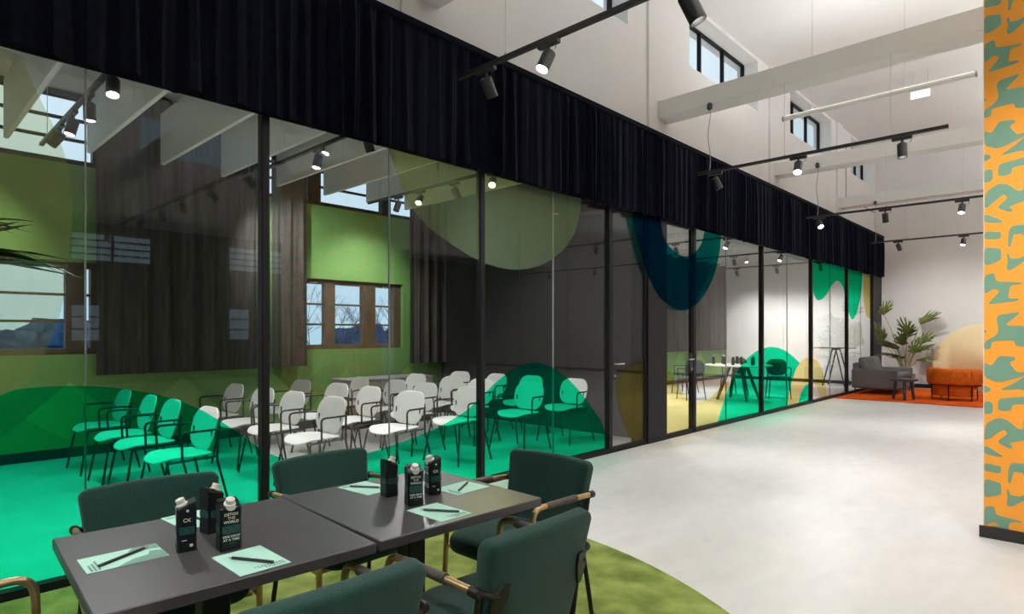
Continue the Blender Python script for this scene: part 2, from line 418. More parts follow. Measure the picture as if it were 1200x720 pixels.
# cross beams
for k, y in enumerate((-0.85, 3.18, 7.27, 11.38, 15.30)):
    struct(MB().bbox(-4.26, XA + 0.05, y, y + 0.31, 4.27, 4.50, 0.006).build('beam', 'beam_paint'),
           'white concrete beam crossing the hall, %s' % ('behind the viewer', 'over the near track', 'nearest of the three in view', 'second of the three in view', 'farthest of the three in view')[k], 'beam')

# end walls, opposite aisle
struct(MB().box(XB - 0.3, XR, YE, YE + 0.2, 0, ZC).build('wall_far', 'white_paint'), 'white end wall behind the palm and sofa', 'wall')
struct(MB().box(-3.9, XR, YE - 0.012, YE, 0, 0.10).build('baseboard_far', 'skirting'), 'dark skirting along the end wall', 'baseboard')
struct(MB().box(XB, XR, YN - 0.2, YN, 0, ZC).build('wall_near', 'white_paint'), 'white wall behind the viewer', 'wall')
wo_ = struct(empty('wall_right'), 'wall with windows across the hall, seen mirrored in the glass', 'wall')
MB().box(XA, XA + 0.3, YN, YE, 3.9, ZS).build('wall_upper', 'white_paint', wo_)
MB().box(XA, XA + 0.3, YN, YE, ZT, ZC).build('wall_upper', 'white_paint', wo_)
for a, b in zip(edges[0::2], edges[1::2]): MB().box(XA, XA + 0.3, a, b, ZS, ZT).build('wall_pier', 'white_paint', wo_)
MB().box(XA + 0.3, XR, YN, YE, ZR, ZR + 0.1).build('aisle_ceiling', 'ceiling_paint', wo_)
MB().box(XR, XR + 0.2, YN, YE, 0, 1.17).build('wall_body', 'dark_green_paint', wo_)
MB().box(XR, XR + 0.2, YN, YE, 2.2, 3.35).build('wall_body', 'dark_green_paint', wo_)
MB().box(XR, XR + 0.2, YN, YE, 4.15, ZR).build('wall_body', 'dark_green_paint', wo_)
ys = [(-3.5 + 4.1 * k) for k in range(5)]
prev = YN
for y in ys + [YE + 2.0]:
    b = min(y - 1.0, YE)
    if b > prev:
        for z0, z1 in ((1.17, 2.2), (3.35, 4.15)): MB().box(XR, XR + 0.2, prev, b, z0, z1).build('wall_pier', 'dark_green_paint', wo_)
    prev = y + 1.0
for k, y in enumerate(ys):
    w = struct(empty('window_%d' % (20 + k), (XR + 0.08, y, 0)), 'window pair in the wall across the hall, mirrored in the glass', 'window')
    MB().box(-0.05, 0.05, -0.3, 1.0, 1.17, 2.2).build('blind_panel', 'dark_green_paint', w)
    for z0, z1, nr in ((1.17, 2.2, 2), (3.35, 4.15, 3)):
        for i in range(3): MB().box(-0.03, 0.03, -1 + i * 0.97, -0.94 + i * 0.97, z0, z1).build('mullion', 'black_metal', w)
        for i in range(nr + 2):
            z = z0 + (z1 - z0 - 0.04) * i / (nr + 1); MB().box(-0.025, 0.025, -0.94, 0.94, z, z + 0.04).build('glazing_bar', 'black_metal', w)
# ------------------------------------------------------------------ orange printed wall
ow = struct(empty('wall_orange', (-0.545, 5.296, 0)), 'orange partition printed with interlocking sage green shapes', 'wall')
OWL = 3.2
MB().box(0, OWL, 0, 0.22, 0.075, 4.26).build('wall_body', 'orange_wall', ow)
MB().box(-0.004, -0.0005, 0.0, 0.22, 0.075, 4.26).build('end_panel', 'white_paint', ow)
struct(MB().box(-0.57, -0.545 + OWL, 5.275, 5.295, 0, 0.078).build('baseboard_orange', 'skirting'), 'black skirting at the foot of the orange printed wall', 'baseboard')
T1 = [[(70,10),(138,10),(138,45),(120,50),(70,40)],
 [(180,0),(185,20),(165,60),(168,82),(178,82),(185,40),(192,10),(225,8),(230,45),(260,65),(275,60),(275,0)],
 [(70,85),(132,98),(138,104),(140,160),(70,188)],
 [(160,130),(168,125),(175,155),(215,155),(245,130),(250,105),(262,100),(265,130),(275,160),(275,220),(245,218),(242,170),(230,170),(190,205),(172,215),(160,205),(165,165)],
 [(70,235),(110,222),(118,265),(135,270),(222,280),(218,288),(175,292),(165,360),(205,360),(210,368),(195,375),(90,388),(88,378),(135,320),(110,305),(70,335)],
 [(118,445),(208,430),(212,436),(150,500),(225,500),(242,525),(238,575),(275,575),(275,612),(195,605),(190,575),(100,582),(98,620),(70,625),(70,585),(130,540)],
 [(70,520),(83,528),(70,540)]]
T2 = [[(137,155),(185,125),(235,80),(270,85),(270,110),(235,165),(220,150),(140,160)],
 [(70,140),(92,148),(98,160),(90,170),(70,180)],
 [(70,225),(95,222),(105,236),(105,275),(95,288),(70,290)],
 [(128,205),(180,195),(240,185),(275,160),(275,235),(250,235),(240,225),(185,230),(178,262),(150,268),(125,262)],
 [(75,340),(125,305),(160,310),(205,355),(225,355),(225,300),(275,295),(275,430),(240,405),(200,420),(170,430),(185,450),(175,462),(120,430),(165,385),(150,360),(70,435)],
 [(70,452),(145,500),(138,510),(70,500)],
 [(75,545),(138,560),(135,590),(70,590)],
 [(180,530),(250,530),(262,490),(275,490),(275,550),(250,550),(245,600),(275,625),(275,640),(235,635),(225,575),(190,575),(185,590),(175,640),(165,635),(168,560)]]
T3 = [[(130,525),(190,530),(195,545),(170,560),(200,610),(230,605),(232,625),(130,668),(70,640),(70,560),(100,580)],
      [(215,560),(275,560),(275,600),(262,585),(250,570)]]
tile = [[(x / 4.5, y / 4.5) for x, y in p] for p in T1] + [[(x / 4.5, 150 + y / 4.5) for x, y in p] for p in T2] + [[(x / 4.5, 29 + y / 4.5) for x, y in p] for p in T3]
PX = 4.217 / 718
mbp = MB()
cnt = 0
for cx in range(12):
    for rep in range(-2, 4):
        for p in tile:
            q = []
            for (x, y) in p:
                yy = y + 271 * rep + (cx * 113) % 271
                lx = (x - 15.3) * PX * 1.02 + cx * 0.268; z = 1.4 - (yy - 391) * PX
                q.append((min(max(lx, 0.0), OWL), min(max(z, 0.08), 4.255)))
            for _ in range(2):
                q = [tuple(a_[i] * (1 - t) + b_[i] * t for i in (0, 1)) for a_, b_ in zip(q, q[1:] + q[:1]) for t in ((0.16, 0.84) if math.dist(a_, b_) > 0.008 else (0.5,))]
            if max(c[1] for c in q) - min(c[1] for c in q) < 0.012 or max(c[0] for c in q) - min(c[0] for c in q) < 0.005: continue
            cnt += 1; mbp.add([(x, -0.0006 - 0.00004 * (cnt % 25), z) for x, z in q], [tuple(range(len(q)))])
pt = mbp.build('wall_print', 'teal_print', ow); pt['kind'] = 'stuff'

# ================================================================== GLASS WALL
gw = struct(empty('wall_glazed', (XG, 0, 0)), 'long glass partition in black frame with coloured film shapes', 'glass wall')
YA = -2.2
main_posts = [-0.18, 1.874, 3.92, 6.00]
def post(y0, y1, z0=0.0, z1=2.93, parent=gw, d=0.035):
    return MB().bbox(-d, d, y0, y1, z0, z1, 0.004).build('post', 'black_metal', parent)
for y in main_posts[:-1]: post(y - 0.027, y + 0.027)
post(5.955, 6.005)
MB().bbox(-0.21, 0.045, 6.80, 7.27, 0, 2.93, 0.004).build('post', 'black_metal', gw)
for y in (10.54, 13.07, 15.54): post(y - 0.035, y + 0.035)
post(17.75, 18.60, d=0.04)
post(8.02, 8.11)
MB().box(-0.035, 0.035, YA, 6.0, 0.0, 0.055).build('floor_rail', 'black_metal', gw)
MB().box(-0.035, 0.035, 7.27, 18.6, 0.0, 0.055).build('floor_rail', 'black_metal', gw)
MB().box(-0.035, 0.035, 6.005, 6.80, 0.0, 0.012).build('floor_rail', 'black_metal', gw)
MB().box(-0.030, 0.030, YA, 18.6, 2.905, 3.02).build('head_rail', 'black_metal', gw)
MB().box(0.02, 0.031, YA, 18.6, 2.885, 2.905).build('head_channel', 'black_metal', gw)
joints = [-2.2, -1.2, -0.18, 0.851, 1.874, 2.904, 3.92, 4.971, 5.955]
j2 = [8.11, 9.15, 10.54, 11.75, 13.07, 14.3, 15.54, 16.7, 17.75]
for J in (joints, j2):
    for a, b in zip(J, J[1:]): MB().box(-0.004, 0.004, a + 0.003, b - 0.003, 0.055, 2.905).build('pane', 'glass', gw)
for y in (-1.2, 0.851, 2.904, 4.971, 9.15, 11.75, 14.3, 16.7):
    MB().box(-0.008, 0.008, y - 0.0035, y + 0.0035, 0.055, 2.905).build('glass_joint', 'seal', gw)
# two glass doors
def glass_door(n, y0, y1, hy, label):
    d = struct(empty('door_%d' % n, (XG, (y0 + y1) / 2, 0)), label, 'door')
    w = (y1 - y0) / 2; f = 0.035
    for s in (-1, 1): MB().bbox(-0.022, 0.022, min(s * w, s * (w - f)), max(s * w, s * (w - f)), 0.015, 2.90, 0.003).build('stile', 'black_metal', d)
    MB().box(-0.022, 0.022, -w + f, w - f, 0.015, 0.06).build('bottom_rail', 'black_metal', d)
    MB().box(-0.022, 0.022, -w + f, w - f, 2.86, 2.90).build('top_rail', 'black_metal', d)
    MB().box(-0.004, 0.004, -w + f, w - f, 0.06, 2.86).build('pane', 'glass', d)
    h = hy - (y0 + y1) / 2
    hd = MB().bbox(0.022, 0.036, h - 0.045, h + 0.045, 0.86, 1.12, 0.004).build('lock_plate', 'matt_black', d)
    sgn = 1 if h < 0 else -1
    MB().tube([(0.036, h, 1.04), (0.075, h, 1.04)] + [(0.08, h + sgn * 0.015, 1.04), (0.08, h + sgn * 0.14, 1.04)], 0.009, 8).build('handle', 'steel', hd, True)
    MB().lathe([(0.013, 0), (0.013, 0.012)], 10, (0.036, h, 0.90), (1, 0, 0)).build('lock_cylinder', 'steel', hd)
glass_door(1, 6.008, 6.797, 6.06, 'narrow black framed glass door beside the dark wide post')
glass_door(2, 7.275, 8.018, 7.96, 'black framed glass door with yellow film lower half')

# coloured films, outlines on the glass plane (y, z)
def film_shape(label, pts, m, x=0.009, zmin=0.056, zmax=2.90, smooth=2):
    P = [atx(px, py, XG + x) for px, py in pts]
    P = [(y, min(max(z, zmin), zmax)) for y, z in P]
    for _ in range(smooth):
        Q = []
        for i in range(len(P)):
            a, b = P[i], P[(i + 1) % len(P)]
            if math.dist(a, b) < 0.012: Q.append(a); continue
            Q += [(a[0] * .75 + b[0] * .25, a[1] * .75 + b[1] * .25), (a[0] * .25 + b[0] * .75, a[1] * .25 + b[1] * .75)]
        P = Q
    n = len(P)
    o = MB().add([(x, y, z) for y, z in P], [tuple(range(n))]).build('film', m, gw)
    o['label'] = label
    return o
film_shape('bright green film hill along the foot of the glass', [(-260, 560), (-150, 500), (-60, 475), (0, 465), (12, 458), (35, 454.5), (80, 452), (120, 453), (160, 458), (200, 466), (232, 478), (267, 499), (288, 513), (303, 525),
    (320, 534), (336, 538.5), (360, 545), (392, 543), (424, 534), (461, 522), (507, 505), (541, 486), (557, 473), (567, 462), (587, 443), (605, 430), (624, 424), (640, 427), (661, 439), (680, 459), (696, 481), (705, 495),
    (713, 514), (713, 530), (713, 531), (600, 562), (600, 562), (300, 640), (0, 706), (-260, 770), (-260, 770)], 'film_green')
film_shape('frosted pale yellow film arc under the curtain', [(456, 175), (457, 180), (465, 204), (473, 228), (487, 251), (508, 272), (532, 289), (556, 303), (569, 309), (588, 315), (609, 317), (631, 313), (652, 301), (668, 284), (676, 268), (680, 249), (681, 236), (681, 220), (680, 215), (456, 160)], 'film_pale')
film_shape('tall yellow green film shape at the left end', [(25, 50), (31, 80), (45, 112), (65, 152), (80, 193), (86, 245), (81, 300), (75, 350), (68, 379), (51, 419), (24, 449), (0, 465.5), (-60, 477), (-150, 502), (-300, 560), (-300, 300), (-300, 40), (-300, -20)], 'film_lime')
film_shape('dim yellow film on the narrow glass door', [(759, 424), (747, 424), (735, 429), (727, 438), (723, 452), (723, 463), (726, 480), (731, 495), (737, 511), (740, 522), (741, 525), (760, 520), (760, 520), (760, 424)], 'film_yellow', zmin=0.07)
film_shape('deep teal film drop below the curtain', [(741, 240), (741, 256), (745, 273), (752, 300), (760, 325), (770, 345), (777, 353), (793, 364), (807, 364), (823, 351), (836, 327), (843, 300), (845, 279), (845, 265), (826, 262), (825, 273), (823, 284), (815, 297), (803, 302), (791, 296), (780, 284), (776, 272), (774, 258), (773, 250)], 'film_teal', x=0.048)
film_shape('pale yellow film wave on the second glass door', [(776, 420), (780, 430), (793, 450), (803, 465), (812, 471), (823, 472), (833, 467), (843, 455), (852, 447), (856, 448), (850, 465), (845, 482), (841, 500), (841, 500), (800, 512), (770, 520), (770, 520), (770, 415)], 'film_yellow', x=0.024)
film_shape('rounded green film hill beyond the doors', [(841, 497), (848, 471), (855, 452), (861, 439), (875, 420), (891, 409), (905, 406), (920, 410), (937, 425), (937.5, 426), (933, 432), (927, 450), (924, 465), (923, 481), (923, 482), (841, 503), (841, 503)], 'film_green')
film_shape('yellow film arch with open middle', [(923, 483), (923.5, 468), (926, 452), (933, 432), (941, 421), (949, 419), (959, 423), (965, 436), (968, 455), (968.5, 473), (968.5, 473), (961, 475), (961, 475), (960, 462), (956, 452), (951, 449), (944, 451), (938, 461), (935, 474), (935, 481), (935, 481)], 'film_yellow')
film_shape('small green film under the yellow arch', [(935.5, 482), (935.5, 474), (938.5, 461), (944, 451.5), (948, 450), (949.5, 460), (950, 477), (950, 478), (950, 478)], 'film_green')
film_shape('green film with two drops near the far end', [(953, 295), (952.5, 307), (952.8, 330), (953, 345), (959, 354), (968, 347), (975, 334), (981, 328), (987, 333), (991.5, 347), (995, 369), (999, 376), (1004, 369), (1009, 347), (1010.5, 330), (1011, 322), (1011, 310), (1009, 300)], 'film_green')
film_shape('yellow film drop beside the end post', [(1011.5, 315), (1012, 323), (1012, 350), (1014, 366), (1016, 372), (1021, 374), (1021, 374), (1021, 320), (1020, 312)], 'film_yellow')

# ================================================================== GLAZED ROOMS
bw = struct(empty('wall_back'), 'green painted back wall of the glazed rooms with windows', 'wall')
XO = XB - 0.28
MB().box(XO, XB, YA - 1, YE, 0, 1.16).build('wall_body', 'green_paint', bw)
MB().box(XO, XB, YA - 1, 6.75, 2.22, 3.32).build('wall_body', 'green_paint', bw)
MB().box(XO, XB, 1.86, 4.22, 1.16, 2.22).build('wall_pier', 'green_paint', bw)
MB().box(XO, XB, 6.2, 6.75, 1.16, 2.22).build('wall_pier', 'green_paint', bw)
MB().box(XO, XB, 6.75, YE, 1.16, ZR).build('wall_body', 'white_paint', bw)
MB().box(XO, XB, YA - 1, 6.75, 4.16, ZR).build('wall_head', 'white_paint', bw)
struct(MB().box(XB, XB + 0.014, YA - 1, YE, 0, 0.11).build('baseboard_back', 'skirting'), 'dark skirting below the green wall', 'baseboard')
struct(MB().box(XB - 0.3, XG - 0.05, YA - 1.2, YA - 1, 0, ZR).build('wall_end_near', 'white_paint'), 'white end wall of the glazed room', 'wall')
struct(MB().box(XB - 0.3, -4.30, YA - 1.2, YE, ZR - 0.08, ZR + 0.02).build('ceiling_rooms', 'ceiling_paint'), 'white ceiling above the hanging baffles', 'ceiling')
def casement(n, y0, y1, z0, z1, posts, rails, m, label, deep=0.10):
    w = struct(empty('window_%d' % n, (XB - 0.12, (y0 + y1) / 2, z0)), label, 'window')
    c = (y0 + y1) / 2; h = z1 - z0
    MB().box(-deep / 2, deep / 2, y0 - c, y1 - c, 0, 0.07).build('frame_rail', m, w)
    MB().box(-deep / 2, deep / 2, y0 - c, y1 - c, h - 0.07, h).build('frame_rail', m, w)
    bounds = []
    for a, b in posts:
        MB().box(-deep / 2 - 0.004, deep / 2 + 0.004, a - c, b - c, 0.0, h).build('mullion', m, w)
    for (a, b), (a2, b2) in zip(posts, posts[1:]):
        for i in range(1, rails + 1):
            z = 0.07 + (h - 0.14) * i / (rails + 1)
            MB().box(-0.025, 0.03, b - c, a2 - c, z - 0.014, z + 0.014).build('glazing_bar', m, w)
        MB().box(-0.004, 0.004, b - c, a2 - c, 0.07, h - 0.07).build('pane', 'window_glass', w)
    return w
casement(6, -1.6, 1.86, 1.16, 2.22, [(-1.6, -1.5), (-0.55, -0.4), (0.45, 0.62), (1.56, 1.74), (1.80, 1.86)], 2, 'brown_wood', 'brown framed window low in the green wall at the left end')
w7 = casement(7, 4.22, 6.2, 1.16, 2.22, [(4.22, 4.38), (4.80, 4.97), (5.47, 5.70), (6.05, 6.2)], 2, 'brown_wood', 'brown framed triple window between the dark curtains')
for y in (4.6, 5.9): MB().tube([(0.06, y - 5.21 - 0.06, 1.0), (0.075, y - 5.21, 1.0), (0.06, y - 5.21 + 0.06, 1.01)], 0.008, 6).build('catch', 'steel', w7)
casement(8, -1.6, 1.9, 3.32, 4.16, [(-1.6, -1.5), (0.2, 0.35), (1.82, 1.9)], 2, 'black_metal', 'upper black barred window at the left end of the room')
casement(9, 1.9, 6.75, 3.32, 4.16, [(1.9, 2.0), (3.2, 3.4), (4.2, 4.32), (4.52, 4.73), (5.83, 6.0), (6.65, 6.75)], 2, 'black_metal', 'upper black barred windows above the green wall')

# curtains
def curtain(name, x, y0, y1, z0, z1, m, label, cat, amp=0.045, wl=0.16, seed=1, hem=0.0, top=0.0, step=0.014, group=None, fold2=0.0):
    rnd = random.Random(seed); n = int((y1 - y0) / step); rows = 9
    ph = 0.0; prof = []
    for i in range(n + 1):
        ph += step / (wl * (0.75 + 0.5 * (0.5 + 0.5 * math.sin(i * 0.037 + seed) * math.cos(i * 0.011)))) * 2 * math.pi
        a = amp * (0.65 + 0.35 * math.sin(i * 0.061 + seed * 2.1))
        prof.append((ph, a))
    vs = []
    for j in range(rows + 1):
        t = j / rows; 
        for i, (p, a) in enumerate(prof):
            y = y0 + (y1 - y0) * i / n
            k = (1 - top * t ** 6)
            xx = x + a * k * (math.sin(p) + 0.35 * math.sin(2.3 * p + 1.3 * math.sin(0.05 * i)) + fold2 * (1 - t) * math.sin(0.5 * p + 1))
            zz = z0 + (z1 - z0) * t + (hem * math.sin(0.5 * p + seed) * math.sin(0.043 * i) if j == 0 else 0)
            vs.append((xx, y + 0.010 * math.sin(p * 0.5 + t * 3) * (1 - t), zz))
    w = n + 1
    fs = [(j * w + i, j * w + i + 1, (j + 1) * w + i + 1, (j + 1) * w + i) for j in range(rows) for i in range(n)]
    b = MB(); b.add(vs, fs)
    o = b.build(name, m, None, True)
    return tag(o, label, cat, group)
tag_v = curtain('curtain_valance', -4.00, YA, 18.36, 2.872, 3.90, 'velvet', 'long pleated navy black velvet valance hanging above the glass wall', 'curtain', amp=0.042, wl=0.15, seed=3, hem=0.022, top=0.55, fold2=0.35)
MB().box(-4.035, -3.968, YA, 18.36, 3.895, 3.945).build('heading_tape', 'velvet', tag_v)
MB().box(-4.20, -4.04, 18.34, 18.365, 2.87, 3.94).build('return_end', 'velvet', tag_v)
curtain('window_curtain', XB + 0.14, 1.80, 3.80, 0.92, 4.28, 'grey_curtain', 'wide dark grey curtain at the back wall behind the left chairs', 'curtain', seed=5, wl=0.24, amp=0.062)
curtain('window_curtain', XB + 0.14, 3.86, 4.40, 0.93, 4.28, 'grey_curtain', 'narrow dark grey curtain just left of the triple window', 'curtain', seed=8, wl=0.18)
curtain('window_curtain', XB + 0.14, 6.22, 7.00, 0.90, 4.28, 'grey_curtain', 'dark grey curtain between the triple window and the dark partition', 'curtain', seed=11, wl=0.22, amp=0.06)
curtain('window_curtain', XB + 0.14, 7.45, 18.45, 0.90, 4.20, 'grey_curtain', 'long dark grey curtain along the back of the far glazed room', 'curtain', seed=14, wl=0.30, step=0.02, amp=0.06)

# partition between the rooms
pw = struct(empty('wall_partition', (0, 7.02, 0)), 'dark folding partition between the two glazed rooms', 'wall')
xs = [XB + 0.02, -7.45, -6.50, -5.55, -4.9, -4.33]
for a, b in zip(xs, xs[1:]):
    MB().bbox(a + 0.004, b - 0.004, 0, 0.12, 0.02, ZR, 0.004).build('partition_panel', 'dark_panel', pw)
MB().box(XB, -4.33, 0.03, 0.09, 0, 0.03).build('floor_track', 'skirting', pw)
# white panels lining the far end wall inside the room
ew = struct(empty('wall_end_panels', (0, YE - 0.04, 0)), 'white panelled end wall of the far glazed room', 'wall')
xx = [XB + 0.3, -7.95, -7.3, -6.65, -6.0, -5.35, -4.75, -4.2]
for a, b in zip(xx, xx[1:]): MB().bbox(a + 0.003, b - 0.003, 0, 0.04, 0.09, ZR, 0.004).build('wall_panel', 'white_paint', ew)
MB().box(xx[0], xx[-1], 0.005, 0.04, 0, 0.09).build('plinth', 'skirting', ew)

# hanging baffles
cb = struct(empty('ceiling_baffles', (0, 0, 3.45)), 'white hanging ceiling baffles above the glazed rooms', 'ceiling')
baf = None
for k in range(-4, 24):
    y = 0.99 + 0.735 * k
    if 6.85 < y < 7.35 or y > 18.4 or y < -2.9: continue
    if baf is None:
        baf = MB().bbox(-8.28, -6.52, 0, 0.045, 0, 0.62, 0.004).add(*(lambda b: (b.v, b.f))(MB().bbox(-6.512, -4.42, 0, 0.045, 0, 0.62, 0.004))).build('baffle', 'beam_paint', cb)
        baf.location.y = y
    else:
        c = baf.copy(); col.objects.link(c); c.parent = cb; c.location.y = y
    wv = MB().tube([(-7.4, y + 0.02, 0.62), (-7.4, y + 0.02, 0.95)], 0.003, 5).tube([(-5.6, y + 0.02, 0.62), (-5.6, y + 0.02, 0.95)], 0.003, 5).build('baffle_wires', 'steel', cb)

# ================================================================== LIGHT TRACKS
def rail(name, x0, x1, y, z, label, hang_top, wires, cable=None):
    o = empty(name, (0, y, z))
    MB().box(x0, x1, -0.017, 0.017, -0.016, 0.016).build('rail_profile', 'lamp_black', o)
    for s, x in ((0, x0), (1, x1)): MB().box(x - 0.006, x + 0.006, -0.019, 0.019, -0.018, 0.018).build('end_cap', 'lamp_black', o)
    for x in wires:
        MB().tube([(x, 0, 0.016), (x, 0, hang_top - z)], 0.0025, 5).build('suspension_wire', 'steel', o)
        MB().lathe([(0.010, 0), (0.010, 0.018), (0.004, 0.03)], 8, (x, 0, 0.014)).build('wire_grip', 'steel', o)
    if cable is not None:
        x = cable; pts = []
        for i in range(15):
            t = i / 14; pts.append((x + 0.012 * math.sin(9 * t), -0.01 + 0.01 * math.cos(7 * t), 0.016 + (hang_top - 0.02 - z) * t))
        MB().tube(pts, 0.005, 6).build('power_cable', 'cable', o, True)
        MB().lathe([(0.012, 0), (0.035, 0.02), (0.035, 0.07), (0.02, 0.09)], 12, (x, 0, hang_top - z - 0.10)).build('cable_rose', 'lamp_black', o, True)
    return tag(o, label, 'light track')
def cyl_between(b, p, d, prof, n=20): b.lathe(prof, n, p, d)
def make_spot(x, y, z, aim, label, lens='lens', power=None, group=None, size=95, L=0.15, r=0.045, loop=True, depth=0.055):
    """track spotlight hanging from a rail at height z; aim = direction the beam leaves"""
    o = empty('track_spotlight', (x, y, z))
    MB().bbox(-0.09, 0.09, -0.02, 0.02, -0.05, -0.017, 0.004).build('adapter', 'lamp_black', o)
    MB().tube([(0, 0, -0.05), (0, 0, -0.085)], 0.011, 8).build('swivel', 'lamp_black', o, True)
    d = Vector(aim).normalized(); c = Vector((0, 0, -0.105)) - d * 0.02
    bd = MB(); bd.lathe([(r * 0.8, 0), (r, 0.008), (r, L), (r * 0.93, L), (r * 0.90, L - depth - 0.004)], 22, c, d)
    body = bd.build('lamp_body', 'lamp_black', o, True)
    MB().lathe([(r * 0.87, 0), (r * 0.87, 0.003)], 22, c + d * (L - depth), d).build('lens', lens, body)
    if loop:
        pts = [(0.05 + 0.035 * math.cos(a), -0.022, -0.06 + 0.03 * math.sin(a) - 0.01) for a in [R(q) for q in range(-60, 260, 20)]]
        MB().tube(pts, 0.0025, 5).build('cable_loop', 'lamp_black', o, True)
    tag(o, label, 'spotlight', group)
    if power:
        ld = bpy.data.lights.new('beam', 'SPOT'); ld.energy = power; ld.color = LAMP_COLOR
        ld.spot_size = R(size); ld.spot_blend = 0.85; ld.shadow_soft_size = 0.045
        lo = bpy.data.objects.new('beam', ld); col.objects.link(lo); lo.parent = o
        lo.location = c + d * (L + 0.012); lo.rotation_euler = d.to_track_quat('-Z', 'Y').to_euler()
    return o
ZTK = 3.405
P = SPOT_POWER
rail('light_track', -3.60, 6.2, 3.2, ZTK, 'long black light track nearest the viewer, under the first beam', 4.27, (-3.1, -1.2, 1.5, 4.0))
rail('light_track', -3.60, -1.02, 7.2, ZTK, 'short black light track under the nearest white beam in view', 4.27, (-2.55, -1.5), -3.45)
rail('light_track', -3.60, 5.6, 11.2, ZTK, 'black light track under the second beam in view', 4.33, (-2.4, -1.4, 1.5, 4.0), -3.42)
rail('light_track', -3.55, 5.6, 15.3, ZTK, 'farthest black light track before the end wall', 4.33, (-2.9, -2.4, 1.5, 4.0), -3.48)
rail('light_track', -3.60, 5.6, -0.85, ZTK, 'unseen black light track added behind the viewer', 4.27, (-3.1, 0.5, 4.0))  # carries the lamps added for the foreground
# first track: near spots, the rest seen mirrored in the glass
make_spot(-3.30, 3.2, ZTK, (-0.05, 0.55, -0.80), 'dark spotlight hanging before the valance at the near track end', power=P)
make_spot(-2.69, 3.2, ZTK, (-0.10, -0.42, -0.85), 'lit spotlight second from the curtain on the nearest track', power=P, depth=0.018)
make_spot(-1.67, 3.2, ZTK, (0.35, 0.25, -0.9), 'black spotlight cut by the top edge on the nearest track', power=P, L=0.17, r=0.05)
GR = 'spotlights of the near track mirrored in the glass'
for x, a in ((-0.76, (0.15, 0.65, -0.7)), (0.42, (-0.1, 0.7, -0.65)), (1.46, (-0.3, 0.1, -1)), (2.41, (0.4, 0.3, -0.8)), (3.36, (0.4, -0.3, -0.8)), (4.45, (0.3, 0.4, -0.8)), (5.59, (-0.2, 0, -1))):
    make_spot(x, 3.2, ZTK, a, 'black spotlight of the near track mirrored in the dark glass, %s from the left' % {5.59: 'first', 4.45: 'second', 3.36: 'third', 2.41: 'fourth', 1.46: 'fifth', 0.42: 'sixth', -0.76: 'seventh'}[x], power=P, group=GR, loop=False)
# second track
make_spot(-3.38, 7.2, ZTK, (0.30, 0.25, -0.85), 'dark spotlight before the curtain at the short track end', power=P)
make_spot(-2.40, 7.2, ZTK, (0.10, -0.50, -0.8), 'glaring lit spotlight in the middle of the short track', power=P, depth=0.018)
make_spot(-1.40, 7.2, ZTK, (0.06, -0.12, -1.0), 'large black spotlight near the free end of the short track', power=P)
# third track
make_spot(-3.40, 11.2, ZTK, (0.42, -0.52, -0.75), 'lit spotlight glaring in front of the dark valance', power=P, depth=0.018)
make_spot(-2.41, 11.2, ZTK, (0.05, 0.10, -1.0), 'small black spotlight in the middle of the second track in view', power=P)
make_spot(-1.41, 11.2, ZTK, (-0.05, -0.40, -0.95), 'lit spotlight beside the orange wall on the second track in view', power=P, depth=0.018)
# fourth track
make_spot(-3.05, 15.3, ZTK, (0.12, 0.75, -0.62), 'small black spotlight tilted at the farthest track', power=P*1.8)
make_spot(-1.90, 15.3, ZTK, (-0.10, -0.40, -0.9), 'lit spotlight beside the orange wall on the farthest track', power=P, depth=0.018)
HG = 'unseen spotlights added behind the orange wall'
for y in (11.2, 15.3):
    for x in (-0.2, 1.2, 2.8, 4.6): make_spot(x, y, ZTK, (-0.25, 0.7, -0.65) if (y > 15 and x < 2) else (0.1, 0, -1), 'unseen black spotlight added on the far tracks behind the orange wall', power=P, group=HG, loop=False)  # unseen lamps added to light the hall and end wall
BG = 'unseen spotlights added behind the viewer'
for x in (-3.1, -1.6, 0.2, 2.0, 4.0): make_spot(x, -0.85, ZTK, (-0.15 if x > -2 else 0.25, 0.2, -0.95), 'unseen black spotlight added on the track behind the viewer', power=P, group=BG, loop=False)  # unseen lamps added to light the foreground

# room spotlights, on short tracks along the room
Q = ROOM_POWER
rail('light_track', -7.9, -4.75, 1.25, 3.36, 'black light track inside the left glazed room above the window', ZR - 0.08, (-7.6, -4.9))
for x, a, lab, dp in ((-5.23, (0.35, -0.10, -0.9), 'lit spotlight behind the glass, first under the valance', 0.012), (-5.92, (0.02, 0.02, -1), 'lit spotlight behind the glass, second from the valance', 0.012),
                  (-6.48, (0.10, -0.25, -0.95), 'lit spotlight hanging before the bright upper window', 0.012), (-7.0, (-0.55, -0.45, -0.7), 'black spotlight tilted away before the bright upper window', 0.05)):
    make_spot(x, 1.25, 3.36, a, lab, 'lens_room', Q, depth=dp)
rail('light_track', -7.9, -4.75, 3.27, 3.36, 'black light track above the second row of white chairs', ZR - 0.08, (-7.6, -4.9))
for x, a, lab, dp in ((-5.0, (-0.1, 0.4, -0.9), 'black spotlight beneath the baffles close behind the glass', 0.05), (-5.9, (0.05, -0.25, -1), 'lit spotlight over the second chair row under a white baffle', 0.012), (-7.3, (-0.55, 0.65, -0.6), 'spotlight deep in the room over the second chair row', 0.05)):
    make_spot(x, 3.27, 3.36, a, lab, 'lens_room', Q, depth=dp)
rail('light_track', -7.9, -4.75, 5.2, 3.36, 'black light track above the fifth row of white chairs', ZR - 0.08, (-7.6, -4.9))
